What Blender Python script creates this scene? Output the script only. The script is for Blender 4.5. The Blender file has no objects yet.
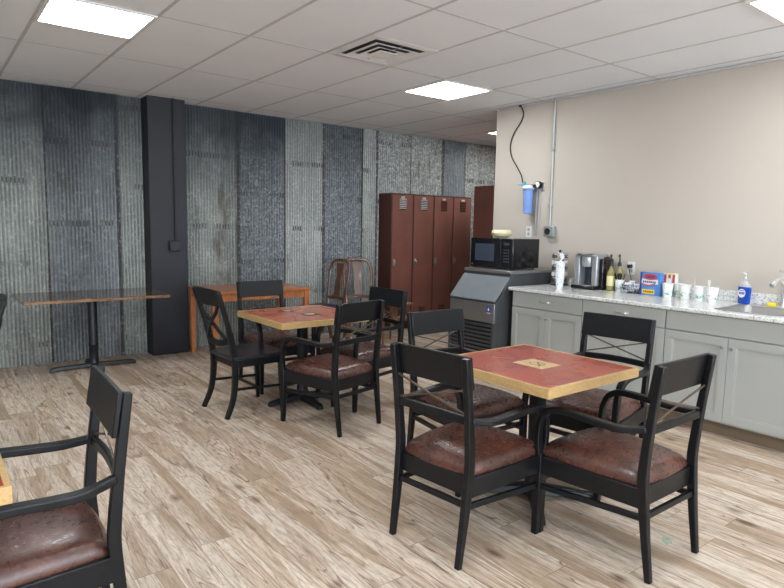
import bpy, bmesh, math, random
from mathutils import Vector, Matrix
random.seed(7)
PI = math.pi
scene = bpy.context.scene
COL = scene.collection
CEIL = 2.716
YB = 6.81          # back wall plane
XW = 5.065         # beige wall plane

# ------------------------------------------------------------------ materials
MATS = {}
def new_mat(name):
    m = bpy.data.materials.new(name); m.use_nodes = True
    nt = m.node_tree; b = nt.nodes['Principled BSDF']
    return m, nt, b
class NT:
    def __init__(s, nt): s.nt = nt
    def n(s, t, **k):
        nd = s.nt.nodes.new(t)
        for a, v in k.items():
            if a.startswith('_'): nd.inputs[a[1:].replace('_', ' ')].default_value = v
            else: setattr(nd, a, v)
        return nd
    def l(s, a, b): s.nt.links.new(a, b)
    def math(s, op, a, b=None, c=None, clamp=False):
        nd = s.nt.nodes.new('ShaderNodeMath'); nd.operation = op; nd.use_clamp = clamp
        for i, v in enumerate((a, b, c)):
            if v is None: continue
            if isinstance(v, (int, float)): nd.inputs[i].default_value = v
            else: s.nt.links.new(v, nd.inputs[i])
        return nd.outputs[0]
    def mix(s, f, a, b, mode='MIX'):
        nd = s.nt.nodes.new('ShaderNodeMix'); nd.data_type = 'RGBA'; nd.blend_type = mode
        for i, v in ((0, f), (6, a), (7, b)):
            if isinstance(v, (int, float)): nd.inputs[i].default_value = v
            elif isinstance(v, tuple): nd.inputs[i].default_value = (*v, 1)
            else: s.nt.links.new(v, nd.inputs[i])
        return nd.outputs[2]
    def ramp(s, f, stops, interp='LINEAR'):
        nd = s.nt.nodes.new('ShaderNodeValToRGB'); cr = nd.color_ramp; cr.interpolation = interp
        while len(cr.elements) < len(stops): cr.elements.new(0.5)
        for e, (p, c) in zip(cr.elements, stops):
            e.position = p; e.color = (*c, 1) if isinstance(c, tuple) else (c, c, c, 1)
        s.nt.links.new(f, nd.inputs[0]); return nd.outputs[0]
    def coord(s, scale=(1, 1, 1), loc=(0, 0, 0)):
        tc = s.nt.nodes.new('ShaderNodeTexCoord'); mp = s.nt.nodes.new('ShaderNodeMapping')
        mp.inputs['Scale'].default_value = scale; mp.inputs['Location'].default_value = loc
        s.nt.links.new(tc.outputs['Object'], mp.inputs[0]); return mp.outputs[0]
    def noise(s, v, scale=5, detail=3, rough=.5, dist=0):
        nd = s.n('ShaderNodeTexNoise'); nd.inputs['Scale'].default_value = scale
        nd.inputs['Detail'].default_value = detail; nd.inputs['Roughness'].default_value = rough
        nd.inputs['Distortion'].default_value = dist
        s.nt.links.new(v, nd.inputs['Vector']); return nd.outputs[0]
    def bump(s, h, strength=.3, dist=.002):
        nd = s.n('ShaderNodeBump'); nd.inputs['Strength'].default_value = strength
        nd.inputs['Distance'].default_value = dist; s.nt.links.new(h, nd.inputs['Height']); return nd.outputs[0]

def plain(name, col, rough=.5, metal=0, spec=.5, var=.06, vscale=8, bump=0, bscale=60, coat=0, emit=None, trans=0, alpha=1):
    if name in MATS: return MATS[name]
    m, nt, b = new_mat(name); t = NT(nt)
    v = t.coord(); n = t.noise(v, vscale, 3)
    lo = tuple(c * (1 - var) for c in col); hi = tuple(min(1, c * (1 + var)) for c in col)
    t.l(t.ramp(n, [(.3, lo), (.7, hi)]), b.inputs['Base Color'])
    b.inputs['Roughness'].default_value = rough; b.inputs['Metallic'].default_value = metal
    b.inputs['Specular IOR Level'].default_value = spec
    b.inputs['Coat Weight'].default_value = coat
    if bump: t.l(t.bump(t.noise(v, bscale, 3), bump, .001), b.inputs['Normal'])
    if trans: b.inputs['Transmission Weight'].default_value = trans
    if alpha < 1: b.inputs['Alpha'].default_value = alpha
    if emit:
        b.inputs['Emission Color'].default_value = (*emit[0], 1); b.inputs['Emission Strength'].default_value = emit[1]
    MATS[name] = m; return m

def wood_mat(name, dark, light, scale=(1, 1, 1), rough=.4, g=30, coat=0):
    if name in MATS: return MATS[name]
    m, nt, b = new_mat(name); t = NT(nt)
    v = t.coord(scale)
    n1 = t.noise(v, g, 5, .6, .6); n2 = t.noise(v, g * .25, 3, .5, 1.)
    f = t.math('ADD', t.math('MULTIPLY', n1, .55), t.math('MULTIPLY', n2, .45))
    t.l(t.ramp(f, [(.36, dark), (.62, light)]), b.inputs['Base Color'])
    b.inputs['Roughness'].default_value = rough; b.inputs['Coat Weight'].default_value = coat
    t.l(t.bump(n1, .12, .001), b.inputs['Normal'])
    MATS[name] = m; return m

def floor_mat():
    m, nt, b = new_mat('plank_floor'); t = NT(nt)
    tc = t.n('ShaderNodeTexCoord'); sp = t.n('ShaderNodeSeparateXYZ'); t.l(tc.outputs['Object'], sp.inputs[0])
    X, Y = sp.outputs[0], sp.outputs[1]
    W, L = .152, 1.22
    u = t.math('DIVIDE', X, W); row = t.math('FLOOR', u); fu = t.math('FRACT', u)
    wn = t.n('ShaderNodeTexWhiteNoise', noise_dimensions='1D'); t.l(row, wn.inputs['W'])
    v = t.math('ADD', t.math('DIVIDE', Y, L), wn.outputs['Value']); cell = t.math('FLOOR', v); fv = t.math('FRACT', v)
    cb = t.n('ShaderNodeCombineXYZ'); t.l(row, cb.inputs[0]); t.l(cell, cb.inputs[1])
    wc = t.n('ShaderNodeTexWhiteNoise', noise_dimensions='2D'); t.l(cb.outputs[0], wc.inputs['Vector'])
    rnd = wc.outputs['Value']; sr = t.n('ShaderNodeSeparateColor'); t.l(wc.outputs['Color'], sr.inputs[0])
    r2, r3 = sr.outputs[1], sr.outputs[2]
    # grain coordinates, shifted per plank
    cg = t.n('ShaderNodeCombineXYZ')
    t.l(t.math('ADD', X, t.math('MULTIPLY', rnd, 37.)), cg.inputs[0])
    t.l(t.math('ADD', t.math('MULTIPLY', Y, .085), t.math('MULTIPLY', r2, 19.)), cg.inputs[1])
    G = cg.outputs[0]
    fine = t.noise(G, 75, 5, .65, .5)
    mid = t.noise(G, 20, 4, .6, 1.2)
    broad = t.noise(G, 7.0, 2, .5, .9)
    cont = t.math('FRACT', t.math('MULTIPLY', t.noise(G, 6.5, 2, .45, .8), 11.))
    cline = t.math('SUBTRACT', 1., t.math('MULTIPLY', t.math('ABSOLUTE', t.math('SUBTRACT', cont, .5)), 2.))
    cline = t.math('POWER', cline, 3.)
    wob = t.math('ADD', broad, t.math('MULTIPLY', t.math('SUBTRACT', mid, .5), .085))
    def vein(at, wid):
        return t.math('SUBTRACT', 1., t.math('MULTIPLY', t.math('ABSOLUTE', t.math('SUBTRACT', wob, at)), 1. / wid), clamp=True)
    # base plank tones
    hair = t.noise(G, 210, 3, .6, .2)
    tone = t.ramp(rnd, [(0, (.54, .415, .30)), (.25, (.68, .555, .435)), (.45, (.50, .39, .295)), (.65, (.71, .59, .475)), (.85, (.59, .485, .39)), (1, (.45, .335, .235))])
    c = t.mix(t.ramp(mid, [(.44, 0.), (.62, .50)]), tone, (.36, .26, .175))
    c = t.mix(t.ramp(wob, [(.515, 0.), (.54, .50)]), c, (.76, .675, .57))       # pale sapwood
    c = t.mix(t.ramp(wob, [(.39, .62), (.45, 0.)]), c, (.33, .225, .14))         # brown heartwood
    brk = t.ramp(t.noise(G, 13, 3, .6), [(.38, .05), (.55, 1.)])
    c = t.mix(t.math('MULTIPLY', t.math('MULTIPLY', vein(.516, .010), brk), .95), c, (.12, .065, .035))
    c = t.mix(t.math('MULTIPLY', t.math('MULTIPLY', vein(.450, .008), brk), .85), c, (.12, .065, .035))
    c = t.mix(t.math('MULTIPLY', t.math('MULTIPLY', vein(.580, .008), brk), .60), c, (.22, .135, .08))
    c = t.mix(t.math('MULTIPLY', cline, t.ramp(mid, [(.42, .05), (.60, .40)])), c, (.22, .14, .085))
    c = t.mix(t.ramp(fine, [(.48, 0.), (.66, .55)]), c, (.24, .16, .10))
    c = t.mix(t.ramp(hair, [(.50, 0.), (.64, .40)]), c, (.22, .15, .10))
    c = t.mix(t.ramp(t.noise(G, 30, 4, .6, 1.), [(.60, 0.), (.67, .50)]), c, (.19, .11, .07))
    # knots
    kv = t.n('ShaderNodeCombineXYZ'); t.l(t.math('ADD', X, t.math('MULTIPLY', r3, 11.)), kv.inputs[0]); t.l(t.math('MULTIPLY', Y, .55), kv.inputs[1])
    vo = t.n('ShaderNodeTexVoronoi'); vo.inputs['Scale'].default_value = 4.2; t.l(kv.outputs[0], vo.inputs['Vector'])
    kd = t.math('ADD', vo.outputs['Distance'], t.math('MULTIPLY', t.math('SUBTRACT', mid, .5), .16))
    c = t.mix(t.ramp(kd, [(.035, .95), (.075, .55), (.15, 0.)]), c, (.12, .07, .04))
    # plank seams
    eu = t.math('LESS_THAN', t.math('MINIMUM', fu, t.math('SUBTRACT', 1., fu)), .008)
    ev = t.math('LESS_THAN', t.math('MINIMUM', fv, t.math('SUBTRACT', 1., fv)), .0013)
    seam = t.math('MAXIMUM', eu, ev)
    c = t.mix(t.math('MULTIPLY', seam, .75), c, (.16, .11, .08))
    t.l(c, b.inputs['Base Color'])
    t.l(t.ramp(fine, [(.3, .40), (.7, .52)]), b.inputs['Roughness'])
    b.inputs['Specular IOR Level'].default_value = .4
    t.l(t.bump(t.math('SUBTRACT', t.math('MULTIPLY', fine, .3), seam), .25, .001), b.inputs['Normal'])
    return m

def tin_mat(name, dark, light, rust=.3, rows=True, shift=0., topdark=0., spangle=.5, xe=99.):
    m, nt, b = new_mat(name); t = NT(nt)
    v = t.coord((1, 1, 1), (shift, shift * .3, shift * 1.7)); vs = t.coord((1, 1, .12), (shift * 2, 0, shift))
    tc = t.n('ShaderNodeTexCoord'); sp = t.n('ShaderNodeSeparateXYZ'); t.l(tc.outputs['Object'], sp.inputs[0])
    X, Z = sp.outputs[0], sp.outputs[2]
    blot = t.noise(v, 2.2, 4, .6, .5); streak = t.noise(vs, 26, 4, .6); fl = t.noise(v, 75, 2, .6)
    f = t.math('ADD', t.math('MULTIPLY', blot, .5), t.math('ADD', t.math('MULTIPLY', streak, .30), t.math('MULTIPLY', fl, spangle * .4)))
    f = t.math('SUBTRACT', f, t.math('MULTIPLY', spangle, .0))
    c = t.ramp(f, [(.36, dark), (.66, light)])
    # rib shade painted into the grooves along with grime, patchy along the height
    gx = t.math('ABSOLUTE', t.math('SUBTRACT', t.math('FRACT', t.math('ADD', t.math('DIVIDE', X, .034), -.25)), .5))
    groove_shade = t.ramp(gx, [(.0, 1.), (.16, .8), (.30, 0.)])
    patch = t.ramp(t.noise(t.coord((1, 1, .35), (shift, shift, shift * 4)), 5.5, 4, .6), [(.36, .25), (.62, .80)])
    c = t.mix(t.math('MULTIPLY', groove_shade, patch), c, tuple(k * .40 for k in dark))
    if spangle > .7:
        vz = t.n('ShaderNodeTexVoronoi'); vz.inputs['Scale'].default_value = 42; t.l(v, vz.inputs['Vector'])
        sc_ = t.n('ShaderNodeSeparateColor'); t.l(vz.outputs['Color'], sc_.inputs[0])
        c = t.mix(t.ramp(sc_.outputs[0], [(.55, 0.), (.95, .6)]), c, tuple(min(1, k * 1.5) for k in light))
        c = t.mix(t.ramp(sc_.outputs[1], [(.55, 0.), (.95, .5)]), c, tuple(k * .6 for k in dark))
    # brown lap seam down the sheet's edge
    ed = t.math('SUBTRACT', xe, X); en = t.math('MULTIPLY', t.noise(vs, 6, 3), .05)
    c = t.mix(t.math('MULTIPLY', t.math('LESS_THAN', ed, t.math('ADD', en, .016)), .85), c, (.045, .038, .036))
    # pale oxide blooms
    c = t.mix(t.ramp(t.noise(v, 30, 5, .7), [(.52, 0.), (.72, .60)]), c, tuple(min(1, k * 1.5) for k in light))
    # dark fine specks
    c = t.mix(t.ramp(t.noise(v, 120, 2, .5), [(.57, 0.), (.66, .7)]), c, tuple(k * .30 for k in dark))
    # grime in a few horizontal bands of nail rows, only on the crests
    if rows:
        band = t.math('FRACT', t.math('ADD', t.math('MULTIPLY', Z, 1.25), shift * .37))
        bw = t.math('LESS_THAN', t.math('ABSOLUTE', t.math('SUBTRACT', band, t.math('ADD', .42, t.math('MULTIPLY', t.noise(v, 2, 2), .05)))), t.math('MULTIPLY', t.noise(v, 30, 2), .07))
        crest = t.math('LESS_THAN', t.math('FRACT', t.math('DIVIDE', X, .034)), .38)
        sel = t.math('MULTIPLY', t.math('MULTIPLY', bw, crest), t.ramp(t.noise(vs, 7, 2), [(.44, 0.), (.58, .8)]))
        c = t.mix(sel, c, (.045, .035, .028))
    # rust
    rn = t.noise(t.coord((1, 1, .35), (shift * 5, 0, shift * 3)), 6, 5, .65)
    c = t.mix(t.ramp(rn, [(.72 - rust * .22, 0.), (.79 - rust * .14, .7)]), c, (.11, .085, .065))
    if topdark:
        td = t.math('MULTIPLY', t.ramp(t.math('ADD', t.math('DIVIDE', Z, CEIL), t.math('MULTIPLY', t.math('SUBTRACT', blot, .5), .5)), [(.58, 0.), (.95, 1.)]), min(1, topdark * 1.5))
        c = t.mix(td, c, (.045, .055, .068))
    t.l(c, b.inputs['Base Color'])
    b.inputs['Metallic'].default_value = .35
    t.l(t.ramp(blot, [(.3, .42), (.7, .62)]), b.inputs['Roughness'])
    t.l(t.bump(t.noise(v, 60, 3), .2, .001), b.inputs['Normal'])
    return m

def leather_mat():
    m, nt, b = new_mat('brown_leather'); t = NT(nt)
    v = t.coord()
    n = t.noise(v, 7, 4, .6, .5)
    c = t.ramp(n, [(.3, (.036, .013, .009)), (.5, (.070, .024, .015)), (.72, (.115, .042, .027))])
    t.l(c, b.inputs['Base Color'])
    b.inputs['Specular IOR Level'].default_value = .7
    vo = t.n('ShaderNodeTexVoronoi', feature='DISTANCE_TO_EDGE'); vo.inputs['Scale'].default_value = 170
    dv = t.n('ShaderNodeVectorMath', operation='ADD'); t.l(v, dv.inputs[0])
    nn = t.n('ShaderNodeTexNoise'); nn.inputs['Scale'].default_value = 40; t.l(v, nn.inputs['Vector'])
    sc = t.n('ShaderNodeVectorMath', operation='SCALE'); t.l(nn.outputs[1], sc.inputs[0]); sc.inputs[3].default_value = .02
    t.l(sc.outputs[0], dv.inputs[1]); t.l(dv.outputs[0], vo.inputs['Vector'])
    h = t.math('ADD', t.math('MULTIPLY', t.math('MINIMUM', vo.outputs['Distance'], .10), .6), t.math('ADD', t.math('MULTIPLY', t.noise(v, 22, 3, .5), .07), t.math('MULTIPLY', t.noise(v, 150, 3, .6), .22)))
    t.l(t.bump(h, .8, .0025), b.inputs['Normal'])
    t.l(t.ramp(t.noise(v, 50, 3), [(.35, .24), (.65, .38)]), b.inputs['Roughness'])
    return m

def ceiling_mat():
    m, nt, b = new_mat('mineral_tile'); t = NT(nt)
    v = t.coord(); n = t.noise(v, 140, 3, .6); n2 = t.noise(v, 1.5, 2)
    c = t.mix(t.ramp(n, [(.60, 0.), (.68, .35)]), t.ramp(n2, [(.3, (.81, .82, .845)), (.7, (.85, .86, .885))]), (.64, .62, .62))
    t.l(c, b.inputs['Base Color']); b.inputs['Roughness'].default_value = .9
    t.l(t.bump(n, .15, .001), b.inputs['Normal']); return m

def granite_mat():
    m, nt, b = new_mat('granite'); t = NT(nt)
    v = t.coord()
    c = t.ramp(t.noise(v, 30, 4, .7), [(.35, (.62, .63, .62)), (.6, (.82, .82, .80))])
    c = t.mix(t.ramp(t.noise(v, 85, 3, .6), [(.56, 0.), (.63, .85)]), c, (.22, .25, .25))
    c = t.mix(t.ramp(t.noise(t.coord((1, 1, 1), (5, 3, 1)), 60, 3, .6), [(.60, 0.), (.67, .8)]), c, (.36, .27, .19))
    t.l(c, b.inputs['Base Color']); b.inputs['Roughness'].default_value = .16; return m

def redtop_mat(name, a, bcol, blot):
    m, nt, b = new_mat(name); t = NT(nt)
    v = t.coord(); n = t.noise(v, 4, 2, .5, .2); n2 = t.noise(t.coord((1, 1, 1), (3, 3, 0)), 3, 2, .5)
    c = t.ramp(n, [(.3, a), (.7, bcol)])
    c = t.mix(t.ramp(n2, [(.55, 0.), (.75, .6)]), c, blot)
    t.l(c, b.inputs['Base Color']); t.l(t.ramp(n, [(.3, .22), (.7, .34)]), b.inputs['Roughness'])
    b.inputs['Coat Weight'].default_value = .25; b.inputs['Coat Roughness'].default_value = .15
    return m

def cup_mat():
    m, nt, b = new_mat('printed_paper_cup'); t = NT(nt)
    tc = t.n('ShaderNodeTexCoord'); sp = t.n('ShaderNodeSeparateXYZ'); t.l(tc.outputs['Object'], sp.inputs[0])
    v = t.coord()
    vo = t.n('ShaderNodeTexVoronoi'); vo.inputs['Scale'].default_value = 75; t.l(v, vo.inputs['Vector'])
    c = t.mix(t.math('MULTIPLY', t.math('LESS_THAN', vo.outputs['Distance'], .22), .6), (.86, .86, .84), (.42, .36, .33))
    ring = t.math('LESS_THAN', t.math('ABSOLUTE', t.math('SUBTRACT', sp.outputs[2], .038)), .018)
    leaf = t.ramp(t.noise(v, 45, 2, .5, 1.), [(.49, 0.), (.53, 1.)])
    c = t.mix(t.math('MULTIPLY', ring, leaf), c, (.14, .42, .33))
    t.l(c, b.inputs['Base Color']); b.inputs['Roughness'].default_value = .5; return m

def speck_mat(name, base, spot, scale, thr=.25):
    m, nt, b = new_mat(name); t = NT(nt); v = t.coord()
    vo = t.n('ShaderNodeTexVoronoi'); vo.inputs['Scale'].default_value = scale; t.l(v, vo.inputs['Vector'])
    n = t.noise(v, scale * .6, 2, .5)
    f = t.math('MULTIPLY', t.math('LESS_THAN', vo.outputs['Distance'], thr), t.ramp(n, [(.45, 0.), (.5, 1.)]))
    t.l(t.mix(f, base, spot), b.inputs['Base Color']); b.inputs['Roughness'].default_value = .45; return m

def wall_mat(name, a, bcol, sc=1.2):
    m, nt, b = new_mat(name); t = NT(nt); v = t.coord()
    t.l(t.ramp(t.noise(v, sc, 3), [(.3, a), (.7, bcol)]), b.inputs['Base Color'])
    b.inputs['Roughness'].default_value = .75
    t.l(t.bump(t.noise(v, 180, 3), .15, .001), b.inputs['Normal']); return m

def mixglass(name, col, rough=.05, alpha=.35):
    m, nt, b = new_mat(name)
    b.inputs['Base Color'].default_value = (*col, 1); b.inputs['Roughness'].default_value = rough
    b.inputs['Alpha'].default_value = alpha
    return m

M = dict(
 black=plain('black_paint', (.0045, .0052, .0068), .36, spec=.34, var=.25, vscale=14, bump=.12, bscale=45),
 blackwood=plain('black_wood_seat', (.013, .015, .019), .30, var=.25, bump=.1),
 bronze=plain('bronze_bar', (.16, .125, .095), .32, metal=.7),
 leather=leather_mat(), iron=plain('cast_iron', (.006, .008, .011), .42, var=.3, bump=.25, bscale=90),
 edge=wood_mat('oak_edge', (.40, .245, .095), (.56, .37, .16), (1, 1, 3), .35, 130, .2),
 red=redtop_mat('red_top', (.27, .028, .014), (.37, .060, .026), (.26, .05, .045)),
 red2=redtop_mat('orange_red_top', (.36, .085, .040), (.46, .13, .065), (.38, .12, .08)),
 tan=wood_mat('emblem_tan', (.50, .34, .15), (.66, .48, .24), (1, 1, 1), .3, 40),
 ink=plain('emblem_ink', (.03, .028, .025), .35), cream=plain('emblem_cream', (.66, .60, .46), .35),
 darkwood=wood_mat('dark_table_wood', (.035, .020, .014), (.11, .062, .036), (.3, 1, 1), .18, 30, .4),
 liveedge=wood_mat('live_edge', (.07, .032, .014), (.30, .15, .060), (.4, 1, 1), .35, 40),
 orangewood=wood_mat('orange_wood', (.27, .085, .025), (.48, .175, .062), (1, 1, .3), .35, 30, .2),
 antique=wood_mat('antique_wood', (.06, .022, .010), (.19, .075, .030), (1, 1, .4), .3, 30, .3),
 purple=plain('dark_purple_seat', (.030, .016, .034), .45, var=.2),
 floor=floor_mat(), ceil=ceiling_mat(), granite=granite_mat(),
 grid=plain('ceiling_grid_paint', (.55, .53, .52), .6), frame_white=plain('fixture_white', (.78, .77, .75), .5),
 beige=wall_mat('beige_wall_paint', (.53, .475, .41), (.56, .505, .44)),
 plaster=wall_mat('plain_wall_paint', (.46, .45, .43), (.50, .49, .47)),
 pillar=plain('charcoal_paint', (.010, .0115, .018), .5, var=.2, vscale=3, bump=.15),
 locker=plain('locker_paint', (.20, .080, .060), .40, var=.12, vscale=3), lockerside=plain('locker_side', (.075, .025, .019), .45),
 slot=plain('louver_slot', (.05, .016, .012), .6), plate=plain('number_plate', (.55, .50, .45), .35, metal=.3),
 chrome=plain('chrome', (.80, .80, .80), .25, metal=.8, var=.02), satin=plain('satin_nickel', (.55, .54, .52), .28, metal=1, var=.03),
 steel=plain('brushed_steel', (.42, .42, .415), .34, metal=.9, var=.06, vscale=3), darksteel=plain('dark_steel', (.095, .10, .105), .42, metal=.6, var=.08),
 lid=plain('grey_plastic_lid', (.17, .19, .205), .35, var=.04), darkgap=plain('dark_gap', (.008, .008, .009), .6), throat=plain('vent_throat', (.05, .05, .052), .5),
 logo=plain('logo_blue', (.02, .05, .36), .4), white=plain('white_plastic', (.78, .78, .76), .4, var=.02),
 gloss=plain('gloss_black', (.008, .008, .010), .14, var=.1), silver=plain('silver_plastic', (.40, .41, .42), .28, metal=.45, var=.03), screen=plain('dark_glass_door', (.045, .06, .085), .10, var=.05),
 cab=plain('cabinet_paint', (.40, .405, .38), .42, var=.02, vscale=2), toe=plain('toe_kick_brown', (.17, .12, .08), .5),
 cabgap=plain('cabinet_shadow_gap', (.035, .035, .032), .7),
 bowl=plain('cream_ceramic', (.72, .66, .42), .3, var=.04), cup=cup_mat(),
 stack=speck_mat('cup_stack_print', (.80, .82, .84), (.30, .42, .58), 55, .3),
 packets=speck_mat('packet_print', (.78, .79, .84), (.14, .15, .32), 42, .33),
 clear=mixglass('clear_plastic', (.75, .80, .80), .08, .32), blueglass=plain('blue_housing', (.22, .38, .82), .12, var=.08),
 soapblue=plain('soap_blue', (.008, .065, .42), .2), amber=mixglass('amber_syrup', (.50, .42, .17), .08, .55),
 labelyellow=plain('label_yellow', (.78, .74, .40), .45), boxblue=plain('box_blue', (.09, .26, .62), .35, var=.2, vscale=30),
 boxred=plain('box_red', (.55, .07, .05), .35), boxwhite=plain('box_white', (.80, .78, .76), .4), boxyel=plain('box_yellow', (.85, .72, .06), .4), navy=plain('box_navy', (.02, .05, .22), .4),
 grey=plain('grey_metal_box', (.33, .37, .37), .4, metal=.3), conduit=plain('conduit', (.46, .47, .46), .35, metal=.5), wire=plain('black_wire', (.012, .012, .012), .5),
 teal=plain('teal_valve', (.10, .42, .55), .4), yellow=plain('yellow_sponge', (.72, .60, .03), .8), leaf=plain('pale_leaf', (.40, .46, .36), .7),
 branch=wood_mat('cane', (.14, .075, .035), (.36, .22, .12), (1, 1, 1), .5, 30),
 glass=mixglass('window_glass', (.8, .9, .95), .02, .12), light=plain('light_diffuser', (.9, .9, .9), .5, var=0, emit=((.93, .97, 1.0), 19)),
)

# ------------------------------------------------------------------ mesh helpers
def box(bm, x0, y0, z0, x1, y1, z1):
    vs = [bm.verts.new(p) for p in ((x0,y0,z0),(x1,y0,z0),(x1,y1,z0),(x0,y1,z0),(x0,y0,z1),(x1,y0,z1),(x1,y1,z1),(x0,y1,z1))]
    for f in ((0,3,2,1),(4,5,6,7),(0,1,5,4),(1,2,6,5),(2,3,7,6),(3,0,4,7)): bm.faces.new([vs[i] for i in f])
def sweep(bm, pts, sizes, side=(0, 1, 0), n=4, caps=True, closed=False):
    """section swept along pts; n==4 rectangular (w along side, h along normal), else elliptical"""
    pts = [Vector(p) for p in pts]; N = len(pts)
    if not isinstance(sizes, list): sizes = [sizes] * N
    side = Vector(side); rings = []
    for i, p in enumerate(pts):
        if closed: t = pts[(i+1) % N] - pts[i-1]
        else: t = pts[min(i+1, N-1)] - pts[max(i-1, 0)]
        t.normalize(); s = side - t * side.dot(t)
        if s.length < 1e-4: s = Vector((1, 0, 0)) - t * t.x
        s.normalize(); u = t.cross(s); w, h = sizes[i]
        if n == 4: sec = [(-.5,-.5),(.5,-.5),(.5,.5),(-.5,.5)]
        else: sec = [(.5*math.cos(2*PI*k/n), .5*math.sin(2*PI*k/n)) for k in range(n)]
        rings.append([bm.verts.new(p + s*a*w + u*b_*h) for a, b_ in sec])
    R = N if closed else N-1
    for i in range(R):
        a, b_ = rings[i], rings[(i+1) % N]
        for k in range(n): bm.faces.new((a[k], a[(k+1)%n], b_[(k+1)%n], b_[k]))
    if caps and not closed:
        bm.faces.new(rings[0][::-1]); bm.faces.new(rings[-1])
def lathe(bm, prof, c=(0,0,0), n=24, cap=True):
    rings = []
    for r, z in prof:
        rings.append([bm.verts.new((c[0]+r*math.cos(2*PI*k/n), c[1]+r*math.sin(2*PI*k/n), c[2]+z)) for k in range(n)])
    for a, b_ in zip(rings, rings[1:]):
        for k in range(n): bm.faces.new((a[k], a[(k+1)%n], b_[(k+1)%n], b_[k]))
    if cap: bm.faces.new(rings[0][::-1]); bm.faces.new(rings[-1])
def cyl(bm, p0, p1, r, n=12): sweep(bm, [p0, p1], (2*r, 2*r), (.31, .57, .76), n)
def prism(bm, poly, z0, z1):
    a = [bm.verts.new((x, y, z0)) for x, y in poly]; b_ = [bm.verts.new((x, y, z1)) for x, y in poly]
    n = len(poly); bm.faces.new(a[::-1]); bm.faces.new(b_)
    for k in range(n): bm.faces.new((a[k], a[(k+1)%n], b_[(k+1)%n], b_[k]))
def curve_pts(ctrl, k=5):
    """Catmull-Rom through ctrl"""
    P = [Vector(c) for c in ctrl]; P = [P[0]*2-P[1]] + P + [P[-1]*2-P[-2]]; out = []
    for i in range(1, len(P)-2):
        for j in range(k):
            t = j/k; a, b_, c, d = P[i-1], P[i], P[i+1], P[i+2]
            out.append(.5*((2*b_)+(-a+c)*t+(2*a-5*b_+4*c-d)*t*t+(-a+3*b_-3*c+d)*t**3))
    out.append(P[-2]); return out
def obj(name, fn, mat, parent=None, loc=(0,0,0), rotz=0, bevel=0, smooth=None, segs=2, sub=0):
    bm = bmesh.new()
    fn(bm) if callable(fn) else None
    bmesh.ops.recalc_face_normals(bm, faces=bm.faces)
    me = bpy.data.meshes.new(name); bm.to_mesh(me); bm.free()
    if isinstance(mat, (list, tuple)):
        for m in mat: me.materials.append(m)
    else: me.materials.append(mat)
    if smooth is None: smooth = 40
    if smooth:
        me.shade_smooth(); me.set_sharp_from_angle(angle=math.radians(smooth))
    o = bpy.data.objects.new(name, me); COL.objects.link(o)
    o.location = loc; o.rotation_euler = (0, 0, rotz)
    if parent: o.parent = parent
    if bevel:
        b = o.modifiers.new('bevel', 'BEVEL'); b.width = bevel; b.segments = segs; b.limit_method = 'ANGLE'; b.angle_limit = math.radians(40)
    if sub:
        s = o.modifiers.new('sub', 'SUBSURF'); s.levels = sub; s.render_levels = sub
    return o
def bx(name, mat, parent, x0, y0, z0, x1, y1, z1, bevel=0, **k):
    return obj(name, lambda bm: box(bm, x0, y0, z0, x1, y1, z1), mat, parent, bevel=bevel, **k)
def tag(o, label, cat, group=None):
    o['label'] = label; o['category'] = cat
    if group: o['group'] = group
    return o
def thing(name, label, cat, loc=(0,0,0), rotz=0, group=None):
    o = bpy.data.objects.new(name, None); COL.objects.link(o); o.empty_display_size = .05
    o.location = loc; o.rotation_euler = (0, 0, rotz); return tag(o, label, cat, group)
def struct(o): o['kind'] = 'structure'; return o
def dup(root, loc, rotz, label, group=None):
    r = root.copy(); COL.objects.link(r); r.location = loc; r.rotation_euler = (0, 0, rotz); r['label'] = label
    if group: r['group'] = group
    for ch in list(root.children):
        c = ch.copy(); COL.objects.link(c); c.parent = r
        for g in list(ch.children):
            d = g.copy(); COL.objects.link(d); d.parent = c
    return r
rad = math.radians

# ------------------------------------------------------------------ room shell
XL, XR, YF = -3.6, 8.2, -3.4
struct(bx('floor', M['floor'], None, XL, YF, -.1, XR, YB + .1, 0, smooth=0))
struct(bx('ceiling', M['ceil'], None, XL, YF, CEIL, XR, YB + .1, CEIL + .1, smooth=0))
struct(bx('wall_left', M['plaster'], None, XL - .12, YF, 0, XL, YB + .1, CEIL, smooth=0))
struct(bx('wall_far_right', M['plaster'], None, XR, YF, 0, XR + .12, YB + .1, CEIL, smooth=0))
struct(bx('wall_right', M['beige'], None, XW, YF, 0, XW + .16, 4.68, CEIL, smooth=0))
# front wall with window opening behind the viewpoint
def fw(bm):
    box(bm, XL, YF - .15, 0, XR, YF, .75); box(bm, XL, YF - .15, 2.35, XR, YF, CEIL)
    for a, c in ((XL, -3.0), (-.9, -.5), (1.6, 2.0), (4.1, XR)): box(bm, a, YF - .15, .75, c, YF, 2.35)
struct(obj('wall_front', fw, M['plaster'], smooth=0))
for i, (a, c) in enumerate(((-3.0, -.9), (-.5, 1.6), (2.0, 4.1))):
    w = struct(bpy.data.objects.new('window_%d' % (i + 1), None)); COL.objects.link(w); w.location = (a, YF - .08, .75)
    def frm(bm, W=c - a):
        for q in ((0, 0, W, .05), (0, 1.55, W, 1.6), (0, 0, .05, 1.6), (W - .05, 0, W, 1.6), (W/2 - .025, 0, W/2 + .025, 1.6)):
            box(bm, q[0], -.03, q[1], q[2], .03, q[3])
    obj('window_frame', frm, M['frame_white'], w)
    bx('window_pane', M['glass'], w, .05, -.004, .05, c - a - .05, .004, 1.55)

wb = struct(bx('wall_back', M['plaster'], None, XL, YB, 0, XR, YB + .12, CEIL, smooth=0))
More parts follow.
